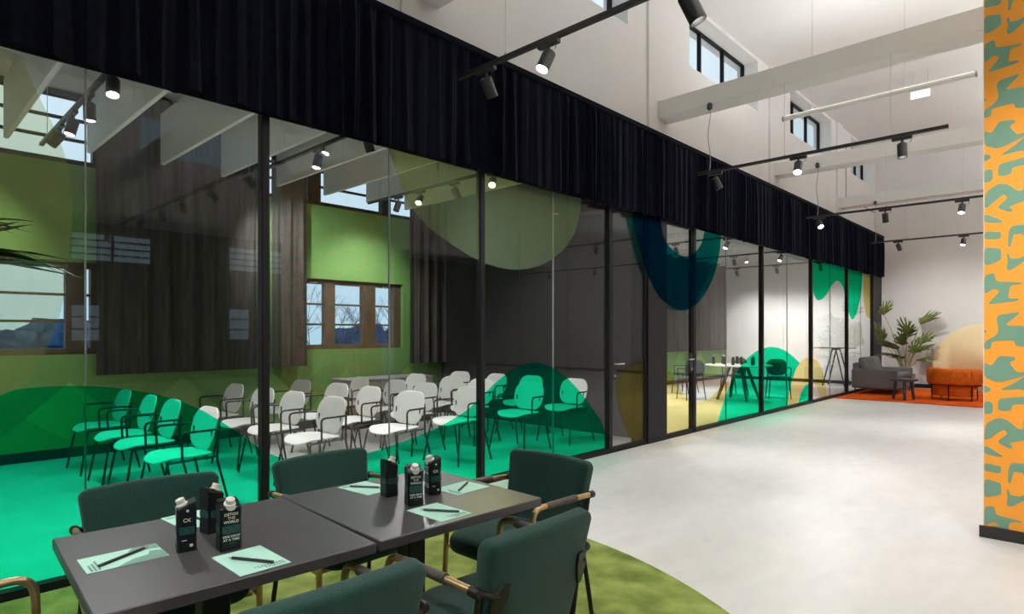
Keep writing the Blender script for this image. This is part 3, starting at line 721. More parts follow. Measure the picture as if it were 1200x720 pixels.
for x, a, lab, dp in ((-5.25, (0.45, -0.55, -0.7), 'spotlight glowing through the pale yellow film beside the post', 0.012), (-5.95, (0.1, 0.45, -0.85), 'dark spotlight behind the pale yellow film', 0.05), (-6.65, (0.35, -0.55, -0.75), 'spotlight glowing through the left part of the pale yellow film', 0.012), (-7.15, (-0.60, 0.10, -0.75), 'black spotlight right of the glass joint before the curtain', 0.05)):
    make_spot(x, 5.2, 3.36, a, lab, 'lens_room', Q * 0.8, depth=dp)
k = 0
for y in (8.6, 11.4, 14.2, 16.9):
    rail('light_track', -7.6, -4.75, y, 3.25, 'black light track inside the far glazed room, %s from the doors' % ('first', 'second', 'third', 'fourth')[k], ZR - 0.08, (-7.2, -4.9))
    for i, x in enumerate((-5.1, -6.2, -7.3)):
        make_spot(x, y, 3.25, ((-0.15, -0.45, -0.85), (0.0, 0.5, -0.85), (0.15, -0.25, -1))[i] if k < 3 else (0.0, 0.55, -0.8), '%s spotlight on the %s track inside the far glazed room' % (('glass side', 'middle', 'curtain side')[i], ('first', 'second', 'third', 'fourth')[k]), 'lens_room', Q * (1.8 if k < 3 else 1.25), loop=False, depth=0.012)
    k += 1

# suspended tube light, added tubes with uplights, emergency lamp in the hall
def tube_light(x0, x1, y, label, power):
    z = 4.56
    tl = empty('tube_light', (0, y, z))
    MB().tube([(x0, 0, 0), (x1, 0, 0)], 0.035, 14).build('tube_housing', 'white_plastic', tl, True)
    MB().box(x0 + 0.03, x1 - 0.03, -0.012, 0.012, 0.033, 0.038).build('added_glow_slot', 'added_uplight', tl)  # glowing strip added along the top of the tube
    for x in (x0, x1): MB().lathe([(0.038, 0), (0.038, 0.02)], 14, (x - 0.01, 0, 0), (1, 0, 0)).build('end_cap', 'head_white', tl, True)
    for x in (x0 + 0.4, x1 - 0.75): MB().tube([(x, 0, 0.03), (x, 0, ZC - z)], 0.003, 5).build('suspension_wire', 'steel', tl)
    ld = bpy.data.lights.new('added_uplight', 'AREA'); ld.shape = 'RECTANGLE'; ld.size = x1 - x0 - 0.06; ld.size_y = 0.03  # upward light added to brighten ceiling and upper walls
    ld.energy = power; ld.color = LAMP_COLOR
    lo = bpy.data.objects.new('added_uplight', ld); col.objects.link(lo); lo.parent = tl; lo.location = ((x0 + x1) / 2, 0, 0.045); lo.rotation_euler = (R(180), 0, 0)
    return tag(tl, label, 'tube light')
tube_light(-3.31, -1.03, 9.3, 'slim white tube fixture hanging between the first two beams', UPLIGHT_POWER * 0.13)
for y, w_ in ((1.2, 'nearest the viewer'), (5.2, 'above the orange wall'), (9.3, 'behind the orange wall'), (13.4, 'in the third bay'), (17.0, 'by the end wall')): tube_light(0.9, 3.3, y, 'unseen tube fixture added to light the hall, ' + w_, UPLIGHT_POWER)  # five unseen tubes added to brighten the upper hall
el = empty('emergency_lamp', (-2.3, 13.3, 5.66))
MB().bbox(-0.16, 0.16, -0.02, 0.02, 0.05, 0.20, 0.006).build('lamp_housing', 'white_plastic', el)
MB().box(-0.145, 0.145, -0.023, -0.0205, 0.06, 0.19).build('lit_panel', 'exit_lamp', el)
for x in (-0.12, 0.12): MB().tube([(x, 0, 0.20), (x, 0, ZC - 5.66)], 0.003, 5).build('suspension_wire', 'steel', el)
tag(el, 'small bright white emergency panel hanging under the ceiling', 'lamp')

# ================================================================== RUGS
pts = []
for i in range(96):
    a = 2 * math.pi * i / 96; x = -2.85 + 2.94 * math.cos(a); y = 0.44 + 2.94 * math.sin(a); pts.append((max(x, -4.07), y))
rg = MB().prism(pts, 0.001, 0.014).build('round_rug', 'green_carpet')
tag(rg, 'large round mottled moss green rug under the black tables', 'rug')
tag(MB().prism([(-4.05, 14.40), (0.6, 14.40), (0.6, 18.2), (-4.05, 18.2)], 0.001, 0.013).build('orange_rug', 'orange_carpet'), 'flat burnt orange rug under the sofa and orange armchair', 'rug')

# ================================================================== FOREGROUND TABLES
def table(loc, rz, label):
    o = empty('meeting_table', loc, rz); h = 0.372
    MB().bbox(-h, h, -h, h, 0.706, 0.740, 0.003).build('tabletop', 'table_top', o)
    MB().add([(-h + .01, -h + .01, .706), (h - .01, -h + .01, .706), (h - .01, h - .01, .706), (-h + .01, h - .01, .706), (-.2, -.2, .682), (.2, -.2, .682), (.2, .2, .682), (-.2, .2, .682)],
             [(0, 1, 5, 4), (1, 2, 6, 5), (2, 3, 7, 6), (3, 0, 4, 7), (4, 5, 6, 7)]).build('under_plate', 'matt_black', o)
    MB().bbox(-0.042, 0.042, -0.042, 0.042, 0.03, 0.69, 0.006).build('pedestal', 'matt_black', o)
    MB().bbox(-0.22, 0.22, -0.22, 0.22, 0.0145, 0.032, 0.004).build('base_plate', 'matt_black', o)
    return tag(o, label, 'table', 'square black tables pushed together')
table((-2.0315, 0.759, 0), R(-3.7), 'square black meeting table at the left, turned slightly askew')
table((-1.9945, 1.5125, 0), R(-2.6), 'square black meeting table at the right, square to the glass')

# ================================================================== GREEN ARMCHAIRS (front faces -Y)
def make_armchair():
    o = empty('armchair', (0, 0, 0))
    def seat_shape(x, y, z):
        z += 0.012 * math.cos(x * 5) * (1 if z > 0 else 0) - 0.035 * max(0, (-y - 0.12)) * 2
        return (x * (1 + 0.12 * (-y)), y, z)
    s = MB().slab(0.48, 0.47, 0.075, 0.09, 0.032, lambda p: p + Vector((0, -0.01, 0.435)), shape=seat_shape).build('seat', 'green_fabric', o, True)
    ti = R(12)
    def bk(p):
        x, zz, yy = p.x, p.y, p.z
        yy = yy - 0.36 * x * x + 0.012
        y2 = yy * math.cos(ti) + zz * math.sin(ti); z2 = zz * math.cos(ti) - yy * math.sin(ti)
        return Vector((x, 0.215 + y2, 0.605 + z2))
    def bshape(x, y, z):
        return (x * (1 + 0.10 * (y / 0.2)), y + 0.012 * (1 - (x / 0.24) ** 2) * (1 if y > 0 else 0), z)
    b = MB().slab(0.465, 0.385, 0.064, 0.036, 0.018, bk, shape=bshape, corner=8).build('backrest', 'green_fabric', o, True)
    for sx in (-1, 1):
        X = sx * 0.268
        path = [(X * 1.02, -0.215, 0.0145), (X, -0.195, 0.45)] + bend((X, -0.195, 0.45), (X, -0.188, 0.668), (X, 0.1, 0.662), 0.06) + [(X, 0.05, 0.662), (sx * 0.264, 0.215, 0.655)]
        fr = MB().tube(path, 0.0125, 12).build('front_leg', 'brass', o, True)
        MB().tube([(X, -0.10, 0.6645), (X, 0.10, 0.6615)], 0.0165, 14).build('arm_wrap', 'leather_wrap', fr, True)
        MB().lathe([(0.0165, 0), (0.0165, 0.03), (0.012, 0.036)], 14, (sx * 0.264, 0.205, 0.655), (0, 1, -0.03)).build('arm_cap', 'bronze_dark', fr, True)
        MB().tube([(sx * 0.27, 0.24, 0.0145), (sx * 0.245, 0.185, 0.40), (sx * 0.245, 0.205, 0.55), (sx * 0.248, 0.225, 0.655)], 0.011, 10).build('rear_leg', 'bronze_dark', o, True)
        MB().tube([(sx * 0.266, -0.197, 0.395), (sx * 0.246, 0.185, 0.395)], 0.010, 10).build('side_rail', 'brass', o, True)
        pl = [(0, 0), (0.02, 0.05), (0.055, 0.085), (0.09, 0.08), (0.085, 0.02), (0.06, -0.05), (0.045, -0.085), (0.015, -0.08)]
        br = MB()
        br.prism([(sx * (0.232 - u * 0.72), 0.01 + v * 0.72) for u, v in pl], 0.036, 0.044, lambda x, y, z: tuple(bk(Vector((x, y - 0.0, z)))))
        br.build('back_bracket', 'bronze_dark', o)
        MB().tube([tuple(bk(Vector((sx * 0.205, 0.035, 0.04)))), (sx * 0.262, 0.225, 0.655)], 0.010, 8).build('bracket_arm', 'bronze_dark', o, True)
    MB().tube([(-0.25, -0.17, 0.392), (0.25, -0.17, 0.392)], 0.010, 10).build('cross_rail', 'brass', o, True)
    return o
ac = make_armchair()
AG = 'green armchairs around the black tables'
spots = [(-1.26 - 0.25, 1.46, R(-90 + 1), 'dark green armchair on the near side, backrest closest to the viewer at right'),
         (-1.30 - 0.25, 0.78, R(-90 - 1), 'green armchair cut by the bottom edge, on the near side of the left table'),
         (-2.80 + 0.25, 0.79, R(90 - 4), 'dark green armchair against the glass behind the black cartons at left'),
         (-2.785 + 0.25, 1.56, R(90 + 1), 'lighter green armchair behind the joint of the two tables'),
         (-1.945, 2.33 - 0.25, 0.0, 'green armchair at the right end of the tables, facing left'),
         (-2.04, 0.16, R(180), 'armchair at the left end of which only an armrest shows')]
for i, (x, y, a, lab) in enumerate(spots):
    o = ac if i == 0 else copy_tree(ac)
    o.location = (x, y, 0.003); o.rotation_euler = (0, 0, a); tag(o, lab, 'armchair', AG)

# ================================================================== CARTONS, NOTES, PENCILS
def make_carton():
    o = empty('drink_carton', (0, 0, 0)); w = 0.0345; d = 0.030; H = 0.158; c = 0.006
    ring = lambda k, z, dz=0.0, ch=c: [(x * k, y * k, z + dz * (y / d)) for x, y in ((-w + ch, -d), (w - ch, -d), (w, -d + ch), (w, d - ch), (w - ch, d), (-w + ch, d), (-w, d - ch), (-w, -d + ch))]
    rings = [ring(0.98, 0.0), ring(1, 0.004), ring(1.0, 0.03), ring(0.975, 0.08, ch=0.012), ring(1.0, H - 0.03), ring(1.0, H - 0.008, 0.008), ring(0.93, H, 0.012)]
    n = 8; vs = [p for r_ in rings for p in r_]
    fs = [(k * n + j, k * n + (j + 1) % n, (k + 1) * n + (j + 1) % n, (k + 1) * n + j) for k in range(6) for j in range(n)] + [tuple(range(n))[::-1], tuple(6 * n + j for j in range(n))]
    MB().add(vs, fs).build('carton_body', 'carton_black', o)
    MB().box(-w * 0.9, w * 0.9, 0.004, 0.010, H - 0.002, H + 0.006).build('top_seam', 'carton_black', o)
    ax = Vector((0, -0.38, 0.92))
    MB().lathe([(0.019, -0.004), (0.019, 0.003), (0.0145, 0.005), (0.0145, 0.020), (0.0125, 0.022)], 18, (0, -0.012, H - 0.002), ax).build('cap', 'cap_white', o, True)
    MB().add([(-0.019, -d - 0.0007, H - 0.008), (0.019, -d - 0.0007, H - 0.008), (0.010, -d - 0.0007, H - 0.020), (0, -d - 0.0007, H - 0.023), (-0.010, -d - 0.0007, H - 0.020)], [(0, 4, 3, 2, 1)]).build('cap_skirt', 'cap_white', o)
    def face(rot): return Matrix.Rotation(rot, 4, 'Z')
    def lay(rot, off, z, x=0): return face(rot) @ Matrix.Translation((x, -off - 0.0008, z)) @ Matrix.Rotation(R(90), 4, 'X')
    # wavy band around the middle
    for rot, off, hw in ((0, d, w - c), (R(90), w, d - c), (R(180), d, w - c), (R(-90), w, d - c)):
        b = MB()
        for q in range(6):
            z0 = 0.059 + q * 0.0047; m_ = 10
            top = [(-hw + 2 * hw * i / m_, z0 + 0.0034 + 0.0010 * math.sin(i * 1.5 + q)) for i in range(m_ + 1)]
            bot = [(-hw + 2 * hw * i / m_, z0 + 0.0012 * math.sin(i * 1.5 + q)) for i in range(m_ + 1)]
            F = face(rot); vs_ = [F @ Vector((x, -off - 0.0006, z)) for x, z in bot + top]
            b.add(vs_, [(i, i + 1, m_ + 2 + i, m_ + 1 + i) for i in range(m_)])
        b.build('wave_band', 'carton_teal', o)
    for body, z, m, s in (('DETOX', 0.1235, 'print_white', 0.0128), ('THE', 0.1105, 'print_gold', 0.0128), ('WORLD', 0.0975, 'print_white', 0.0128), ('ONE DROP', 0.0475, 'print_white', 0.0106), ('AT A TIME', 0.0360, 'print_white', 0.0106)):
        text_mesh('print', body, s, m, o, lay(0, d, z), offset=0.0004, space=1.06)
    text_mesh('print', 'WATER', 0.0065, 'carton_teal', o, lay(0, d, 0.024), offset=0.0002)
    for rot in (R(180),):
        pass
    # looped mark on the side
    F = face(R(90)); b = MB(); pts_ = []
    for i in range(15):
        a = R(40 + 280 * i / 14); pts_.append(F @ Vector((-0.004 + 0.006 * math.cos(a), -w - 0.0004, 0.108 + 0.0055 * math.sin(a))))
    b.tube(pts_, 0.0012, 5)
    for sg in (-1, 1): b.tube([F @ Vector((0.0015, -w - 0.0004, 0.108 - sg * 0.0045)), F @ Vector((0.011, -w - 0.0004, 0.108 + sg * 0.0065))], 0.0012, 5)
    b.build('side_mark', 'print_white', o)
    F2 = face(R(90)); MB().lathe([(0.0045, 0), (0.0045, 0.0008)], 12, F2 @ Vector((0.002, -w - 0.0002, 0.140)), F2 @ Vector((0, -1, 0))).build('seal_dot', 'print_white', o)
    text_mesh('side_print', 'water', 0.007, 'print_white', o, lay(R(90), w, 0.040, -0.008), offset=0.0002)
    MB().add([F @ Vector(p) for p in [(0.008, -w - 0.0008, 0.016), (0.018, -w - 0.0008, 0.016), (0.018, -w - 0.0008, 0.026), (0.008, -w - 0.0008, 0.026)]], [(0, 1, 2, 3)]).build('side_print', 'cap_white', o)
    return o
ct = make_carton()
CG = 'black drink cartons on the tables'
cs = [(-2.014, 0.674, -14, 'black drink carton with side mark, leftmost of the left trio'), (-2.134, 0.794, 190, 'black drink carton standing rearmost in the left trio'), (-1.930, 0.768, 84, 'black drink carton with DETOX lettering, front right of the left trio'),
      (-2.083, 1.468, 172, 'black drink carton with cream cap, leftmost of the right trio'), (-1.906, 1.458, 70, 'black drink carton with DETOX lettering, front of the right trio'), (-1.981, 1.613, -18, 'black drink carton with side mark, rearmost right of the right trio')]
for i, (x, y, a, lab) in enumerate(cs):
    o = ct if i == 0 else copy_tree(ct)
    o.location = (x, y, 0.7405); o.rotation_euler = (0, 0, R(a)); o.scale = (0.90, 0.90, 0.88); tag(o, lab, 'carton', CG)

def note(cx, cy, rz, pencil, label, plabel, L=0.203, W=0.145, printed=False):
    o = empty('note_sheet', (cx, cy, 0.7403), rz)
    MB().box(-L / 2, L / 2, -W / 2, W / 2, 0, 0.0012).build('paper', 'mint_paper', o)
    b = MB(); rnd = random.Random(int(cx * 1000))
    for r_ in range(3):
        y = -W / 2 + 0.010; x = -L / 2 + 0.014 + r_ * 0.0095
        while y < -W / 2 + 0.095 - (2 - r_) * 0.016:
            w_ = rnd.uniform(0.004, 0.009)
            for q in range(3): b.box(x - 0.003, x + 0.003, y + w_ * q / 3, y + w_ * (q + 0.5) / 3, 0.0012, 0.0014)
            b.box(x - 0.003, x - 0.0022, y, y + w_ * 0.8, 0.0012, 0.0014)
            y += w_ + 0.002
    b.build('printed_lines', 'ink', o)
    if printed:
        MB().prism([(-0.03, -0.0719), (0.10, -0.0719), (0.10, 0.0), (0.07, 0.01), (0.06, -0.02), (0.02, -0.03)], 0.0012, 0.0013).build('printed_shape', 'mint_print', o)
        MB().prism([(0.02, 0.045), (0.10, 0.02), (0.10, 0.0719), (0.04, 0.0719)], 0.0012, 0.0013).build('printed_shape', 'mint_print', o)
    tag(o, label, 'paper', 'mint note sheets on the tables')
    if pencil:
        px, py, pa, pl_ = pencil
        p = empty('pencil', (px, py, 0.7419 + 0.0045), pa)
        MB().tube([(-pl_ / 2, 0, 0), (pl_ / 2 - 0.014, 0, 0)], 0.0042, 6).build('pencil_barrel', 'pencil_black', p)
        MB().tube([(pl_ / 2 - 0.014, 0, 0), (pl_ / 2 - 0.003, 0, 0)], [0.0042, 0.0012], 6).build('pencil_point', 'pencil_wood', p)
        MB().tube([(pl_ / 2 - 0.003, 0, 0), (pl_ / 2, 0, 0)], [0.0012, 0.0003], 6).build('pencil_lead', 'ink', p)
        tag(p, plabel, 'pencil', 'black pencils on the note sheets')
note(-2.066, 0.520, R(88), (-2.066, 0.523, R(118), 0.165), 'mint note sheet with printed shapes at the left table end', 'black pencil across the sheet at the left table end', printed=True)
note(-1.777, 0.770, R(180), (-1.766, 0.764, R(209.6), 0.15), 'mint note sheet at the near edge of the left table', 'black pencil on the sheet at the near edge of the left table')
note(-2.247, 1.468, R(5), (-2.248, 1.467, R(36), 0.142), 'mint note sheet behind the right carton trio, before the lighter armchair', 'black pencil on the sheet before the lighter armchair')
note(-1.752, 1.456, R(180), (-1.751, 1.457, R(213.4), 0.15), 'mint note sheet at the near edge of the right table', 'black pencil on the sheet at the near edge of the right table')
note(-1.955, 1.750, R(92), (-1.958, 1.763, R(122.5), 0.15), 'mint note sheet at the far right table end', 'dark pencil on the sheet at the far right table end', L=0.190, W=0.150)
note(-2.312, 0.800, R(4), (-2.27, 0.81, R(5), 0.14), 'mint note sheet mostly hidden behind the left carton trio', 'black pencil peeking out behind the left carton trio')

# ================================================================== WHITE CHAIRS (face -Y)
def make_chair():
    o = empty('white_chair', (0, 0, 0))
    def sfn(p):
        x, y, z = p; z += 0.06 * max(0, y - 0.10) + 0.35 * x * x - 0.5 * max(0, -y - 0.13) ** 1.2
        return Vector((x, y - 0.01, 0.438 + z))
    MB().slab(0.47, 0.43, 0.014, 0.16, 0.006, sfn, shape=lambda x, y, z: (x * (1 - 0.25 * max(0, y)), y, z)).build('seat', 'white_plastic', o, True)
    ti = R(14)
    def bfn(p):
        x, zz, yy = p.x, p.y, p.z; yy -= 0.5 * x * x
        return Vector((x, 0.205 + yy * math.cos(ti) + zz * math.sin(ti), 0.635 + zz * math.cos(ti)))
    bk = MB().slab(0.45, 0.34, 0.013, 0.13, 0.006, bfn, shape=lambda x, y, z: (x * (1 - 0.35 * max(0, -y - 0.02)), y, z), corner=8).build('backrest', 'white_plastic', o, True)
    for sx in (-1, 1):
        c = bfn(Vector((sx * 0.178, -0.03, -0.008)))
        MB().bbox(c.x - 0.007, c.x + 0.007, c.y - 0.006, c.y + 0.003, c.z - 0.03, c.z + 0.03, 0.002).build('back_clip', 'matt_black', bk)
        MB().tube([(sx * 0.275, -0.235, 0), (sx * 0.228, -0.17, 0.40)] + bend((sx * 0.228, -0.17, 0.40), (sx * 0.225, -0.165, 0.425), (sx * 0.225, 0.1, 0.432), 0.02, 4)[1:] + [(sx * 0.225, 0.19, 0.432)], 0.010, 8).build('leg', 'dark_tube', o, True)
        MB().tube([(sx * 0.265, 0.285, 0), (sx * 0.23, 0.195, 0.40), (sx * 0.215, 0.205, 0.55), (sx * 0.195, 0.222, 0.68)], 0.010, 8).build('leg', 'dark_tube', o, True)
        pa = [(sx * 0.225, -0.06, 0.425), (sx * 0.262, -0.075, 0.46)] + bend((sx * 0.262, -0.075, 0.46), (sx * 0.272, -0.085, 0.648), (sx * 0.268, 0.15, 0.648), 0.045) + [(sx * 0.262, 0.13, 0.648), (sx * 0.222, 0.205, 0.642)]
        MB().tube(pa, 0.0095, 8).build('armrest', 'dark_tube', o, True)
    for y in (-0.13, 0.15): MB().tube([(-0.225, y, 0.424), (0.225, y, 0.424)], 0.009, 8).build('cross_bar', 'dark_tube', o, True)
    return o
wc = make_chair()
rows = [(1.92, 'first'), (3.06, 'second'), (3.93, 'third'), (4.74, 'fourth'), (5.65, 'fifth'), (6.52, 'sixth')]
cols = [(-7.46, 'beside the green wall'), (-6.66, 'third from the glass'), (-6.02, 'second from the glass'), (-5.22, 'nearest the glass')]
n = 0; rnd = random.Random(3)
for yi, (ry, rn) in enumerate(rows):
    for (cx, cn) in cols:
        o = wc if n == 0 else copy_tree(wc); n += 1
        o.location = (cx + rnd.uniform(-.03, .03) + 0.04 * yi, ry - 0.245 + rnd.uniform(-.03, .03), 0.0); o.rotation_euler = (0, 0, R(rnd.uniform(-4, 4) + 2))
        tag(o, 'white plastic armchair with dark tube frame, %s row from the left, %s' % (rn, cn), 'chair', 'white chairs in rows behind the glass')

# grey low sideboard at the green wall
sb = empty('low_sideboard', (-8.02, 5.55, 0))
MB().bbox(-0.27, 0.27, -0.75, 0.75, 0.06, 0.70, 0.006).build('carcass', 'grey_board', sb)
for k in range(3):
    MB().bbox(0.27, 0.288, -0.745 + 0.5 * k, -0.255 + 0.5 * k, 0.07, 0.69, 0.004).build('door_panel', 'grey_board', sb)
MB().bbox(-0.28, 0.295, -0.76, 0.76, 0.70, 0.725, 0.004).build('top_board', 'grey_board', sb)
MB().box(-0.24, 0.24, -0.72, 0.72, 0.0, 0.06).build('plinth', 'skirting', sb)
tag(sb, 'low grey sideboard against the green wall behind the white chairs', 'sideboard')

# ================================================================== FAR LOUNGE
so = empty('sofa', (-3.60, 16.5, 0.0145))
hw = 0.82
for s in (-1, 1):
    y0, y1 = (-hw, -hw + 0.14) if s < 0 else (hw - 0.14, hw)
    MB().slab(0.92, 0.44, 0.14, 0.04, 0.03, lambda p, yc=(y0 + y1) / 2: Vector((p.x, yc + p.z, 0.35 + p.y))).build('armrest', 'sofa_grey', so, True)
MB().slab(0.90, 1.36, 0.20, 0.03, 0.03, lambda p: Vector((p.x, p.y, 0.23 + p.z))).build('seat_base', 'sofa_grey', so, True)
MB().slab(0.16, 1.36, 0.50, 0.04, 0.04, lambda p: Vector((-0.38 + p.x - 0.08 * p.z, p.y, 0.45 + p.z))).build('back_frame', 'sofa_grey', so, True)
for s in (-1, 1):
    MB().slab(0.66, 0.67, 0.15, 0.06, 0.05, lambda p, s=s: Vector((0.12 + p.x, s * 0.34 + p.y, 0.40 + p.z))).build('seat_cushion', 'sofa_grey', so, True)
    MB().slab(0.67, 0.42, 0.17, 0.09, 0.07, lambda p, s=s: Vector((-0.24 + p.z - 0.28 * p.y, s * 0.34 + p.x, 0.62 + p.y))).build('back_cushion', 'sofa_grey', so, True)
for x in (-0.4, 0.4):
    for y in (-0.74, 0.74): MB().tube([(x, y, 0), (x, y, 0.14)], [0.012, 0.016], 8).build('leg', 'matt_black', so, True)
tag(so, 'grey two seat sofa side on, against the glass wall', 'sofa')

st = empty('side_table', (-2.87, 14.93, 0.0165))
MB().lathe([(0.20, 0.385), (0.245, 0.40), (0.255, 0.43), (0.245, 0.44), (0.22, 0.428), (0.0, 0.426)], 28).build('tray_top', 'stool_grey', st, True)
for k in range(3):
    a = R(-75 + 120 * k); c, s = math.cos(a), math.sin(a)
    MB().tube([(0.21 * c, 0.21 * s, 0), (0.155 * c, 0.155 * s, 0.405)], [0.026, 0.036], 10).build('leg', 'stool_grey', st, True)
tag(st, 'small dark grey three legged tray table beside the sofa', 'side table')

oc = empty('orange_armchair', (-2.10, 15.70, 0.0165), R(174))     # local +Y is its back, turned toward the viewer
MB().slab(0.72, 0.60, 0.18, 0.14, 0.08, lambda p: Vector((p.x, p.y - 0.06, 0.30 + p.z))).build('seat', 'orange_fabric', oc, True)
def sweep(a0, a1, n, rx_, ry_, zc, hz, th, taper, groove=()):
    b_ = MB(); vs_ = []; m_ = 18
    for i in range(n + 1):
        t = i / n; a = a0 + (a1 - a0) * t
        k = (1 - (abs(2 * t - 1)) ** 10) if taper else 1.0; k = max(k, 0.05) ** 0.5
        g = 1.0
        for q in groove: g -= 0.12 * math.exp(-((a - q) / 0.035) ** 2)
        c = Vector((rx_ * math.sin(a), ry_ * math.cos(a), zc)); nr = Vector((math.sin(a) / rx_, math.cos(a) / ry_, 0)).normalized()
        for j in range(m_):
            u = 2 * math.pi * j / m_; cu, su = math.cos(u), math.sin(u)
            ex = math.copysign(abs(cu) ** 0.6, cu) * th / 2 * k * g; ez = math.copysign(abs(su) ** 0.55, su) * hz / 2 * k * (0.6 + 0.4 * g)
            vs_.append(c + nr * ex + Vector((0, 0, ez)))
    fs_ = [(i * m_ + j, i * m_ + (j + 1) % m_, (i + 1) * m_ + (j + 1) % m_, (i + 1) * m_ + j) for i in range(n) for j in range(m_)]
    fs_ += [tuple(range(m_))[::-1], tuple(n * m_ + j for j in range(m_))]
    return b_.add(vs_, fs_)
sweep(-1.75, 1.75, 84, 0.42, 0.35, 0.485, 0.35, 0.17, True, (-0.75, 0.0, 0.75)).build('back_cushion', 'orange_fabric', oc, True)
sweep(-1.1, 1.1, 40, 0.39, 0.325, 0.20, 0.24, 0.04, False).build('back_panel', 'orange_fabric', oc, True)
MB().tube([(0.46 * math.sin(a), 0.39 * math.cos(a), 0.315) for a in [R(q) for q in range(-88, 89, 8)]], 0.011, 8).build('frame_hoop', 'black_metal', oc, True)
for q in (-50, 2, 50):
    a = R(q); MB().tube([(0.45 * math.sin(a), 0.385 * math.cos(a), 0), (0.46 * math.sin(a), 0.39 * math.cos(a), 0.315)], 0.011, 8).build('leg', 'black_metal', oc, True)
for x in (-0.32, 0.32): MB().tube([(x, -0.30, 0), (x, -0.28, 0.22)], 0.011, 8).build('leg', 'black_metal', oc, True)
tag(oc, 'low orange armchair with wraparound cushions and black legs, seen from behind', 'armchair')

ds = empty('round_screen', (-1.90, 18.30, 0.0), 0)
MB().lathe([(0.98, -0.02), (1.0, -0.012), (1.0, 0.012), (0.98, 0.02)], 72, (0, 0, 0.62), (0, 1, 0)).build('disc', 'cream', ds, True)
MB().box(-0.6, 0.6, 0.03, 0.22, 0.0, 0.03).build('foot', 'matt_black', ds)
MB().tube([(0, 0.03, 0.6), (0, 0.2, 0.02)], 0.012, 8).build('strut', 'matt_black', ds, True)
# lower part of the disc is cut by a flat foot: lift so it stands on the floor
for v in ds.children[0].data.vertices:
    if v.co.z < 0.014: v.co.z = 0.014
tag(ds, 'large round cream screen standing by the end wall', 'screen')
pb = empty('low_cabinet', (-1.18, 16.9, 0.0135))
MB().bbox(-0.40, 0.40, -0.2, 0.2, 0.06, 0.74, 0.006).build('cabinet_body', 'pale_panel', pb)
MB().bbox(-0.41, 0.41, -0.21, 0.21, 0.74, 0.755, 0.003).build('top_board', 'pale_panel', pb)
for x in (-0.35, 0.35):
    for y in (-0.15, 0.15): MB().tube([(x, y, 0), (x, y, 0.06)], 0.012, 8).build('leg', 'matt_black', pb)
tag(pb, 'pale green grey low cabinet partly behind the orange armchair', 'cabinet')

# potted palms
def palm(loc, fronds, label, m='leaf', pot=True, seed=1, wide=1.35, xmin=-0.56):
    o = empty('potted_palm', loc); rnd = random.Random(seed)
    if pot:
        MB().lathe([(0.17, 0), (0.21, 0.36), (0.215, 0.38), (0.195, 0.38), (0.19, 0.34)], 24).build('pot', 'pot', o, True)
        MB().lathe([(0.188, 0.335), (0.188, 0.35), (0.1, 0.36)], 20).build('soil', 'soil', o, True)
    for (dx, dy, dz, L, yaw, pitch, spread) in fronds:
        s0 = Vector((rnd.uniform(-.06, .06), rnd.uniform(-.06, .06), 0.34)); e = Vector((dx, dy, dz))
        mid = s0.lerp(e, 0.5) + Vector((-dx * 0.25, -dy * 0.25, 0.08))
        path = [(1 - t) ** 2 * s0 + 2 * t * (1 - t) * mid + t * t * e for t in [i / 8 for i in range(9)]]
        MB().tube(path, [0.016 - 0.011 * i / 8 for i in range(9)], 6).build('stem', 'stem', o, True)
        f = Vector((math.cos(yaw) * math.cos(pitch), math.sin(yaw) * math.cos(pitch), math.sin(pitch)))
        side = Vector((-math.sin(yaw), math.cos(yaw), 0)); nrm = side.cross(f).normalized()
        b = MB(); nb = 13
        for i in range(nb):
            u = (i / (nb - 1) - 0.5) * 2; a = u * spread; l = L * (1 - 0.28 * abs(u) ** 2) * rnd.uniform(0.88, 1.06)
            d = (f * math.cos(a) + side * math.sin(a)); w = (side * math.cos(a) - f * math.sin(a))
            vs_ = []; seg = 6; droop = rnd.uniform(0.10, 0.26)
            for k in range(seg + 1):
                t = k / seg; c = e + d * l * t - Vector((0, 0, 1)) * l * droop * t * t + nrm * 0.02 * math.sin(t * 3) * (1 if i % 2 else -1)
                hw_ = (0.006 + 0.020 * math.sin(math.pi * min(1, 0.15 + t * 0.85)) ** 0.8) * wide * L / 0.55 * (1 if t < 0.99 else 0.05)
                c.x = max(c.x, xmin); vs_ += [c - w * hw_, c + nrm * hw_ * 0.45, c + w * hw_]
            b.add(vs_, [q for k in range(seg) for q in ((k * 3, k * 3 + 1, k * 3 + 4, k * 3 + 3), (k * 3 + 1, k * 3 + 2, k * 3 + 5, k * 3 + 4))])
        b.build('frond', m, o, True)
    return tag(o, label, 'plant')
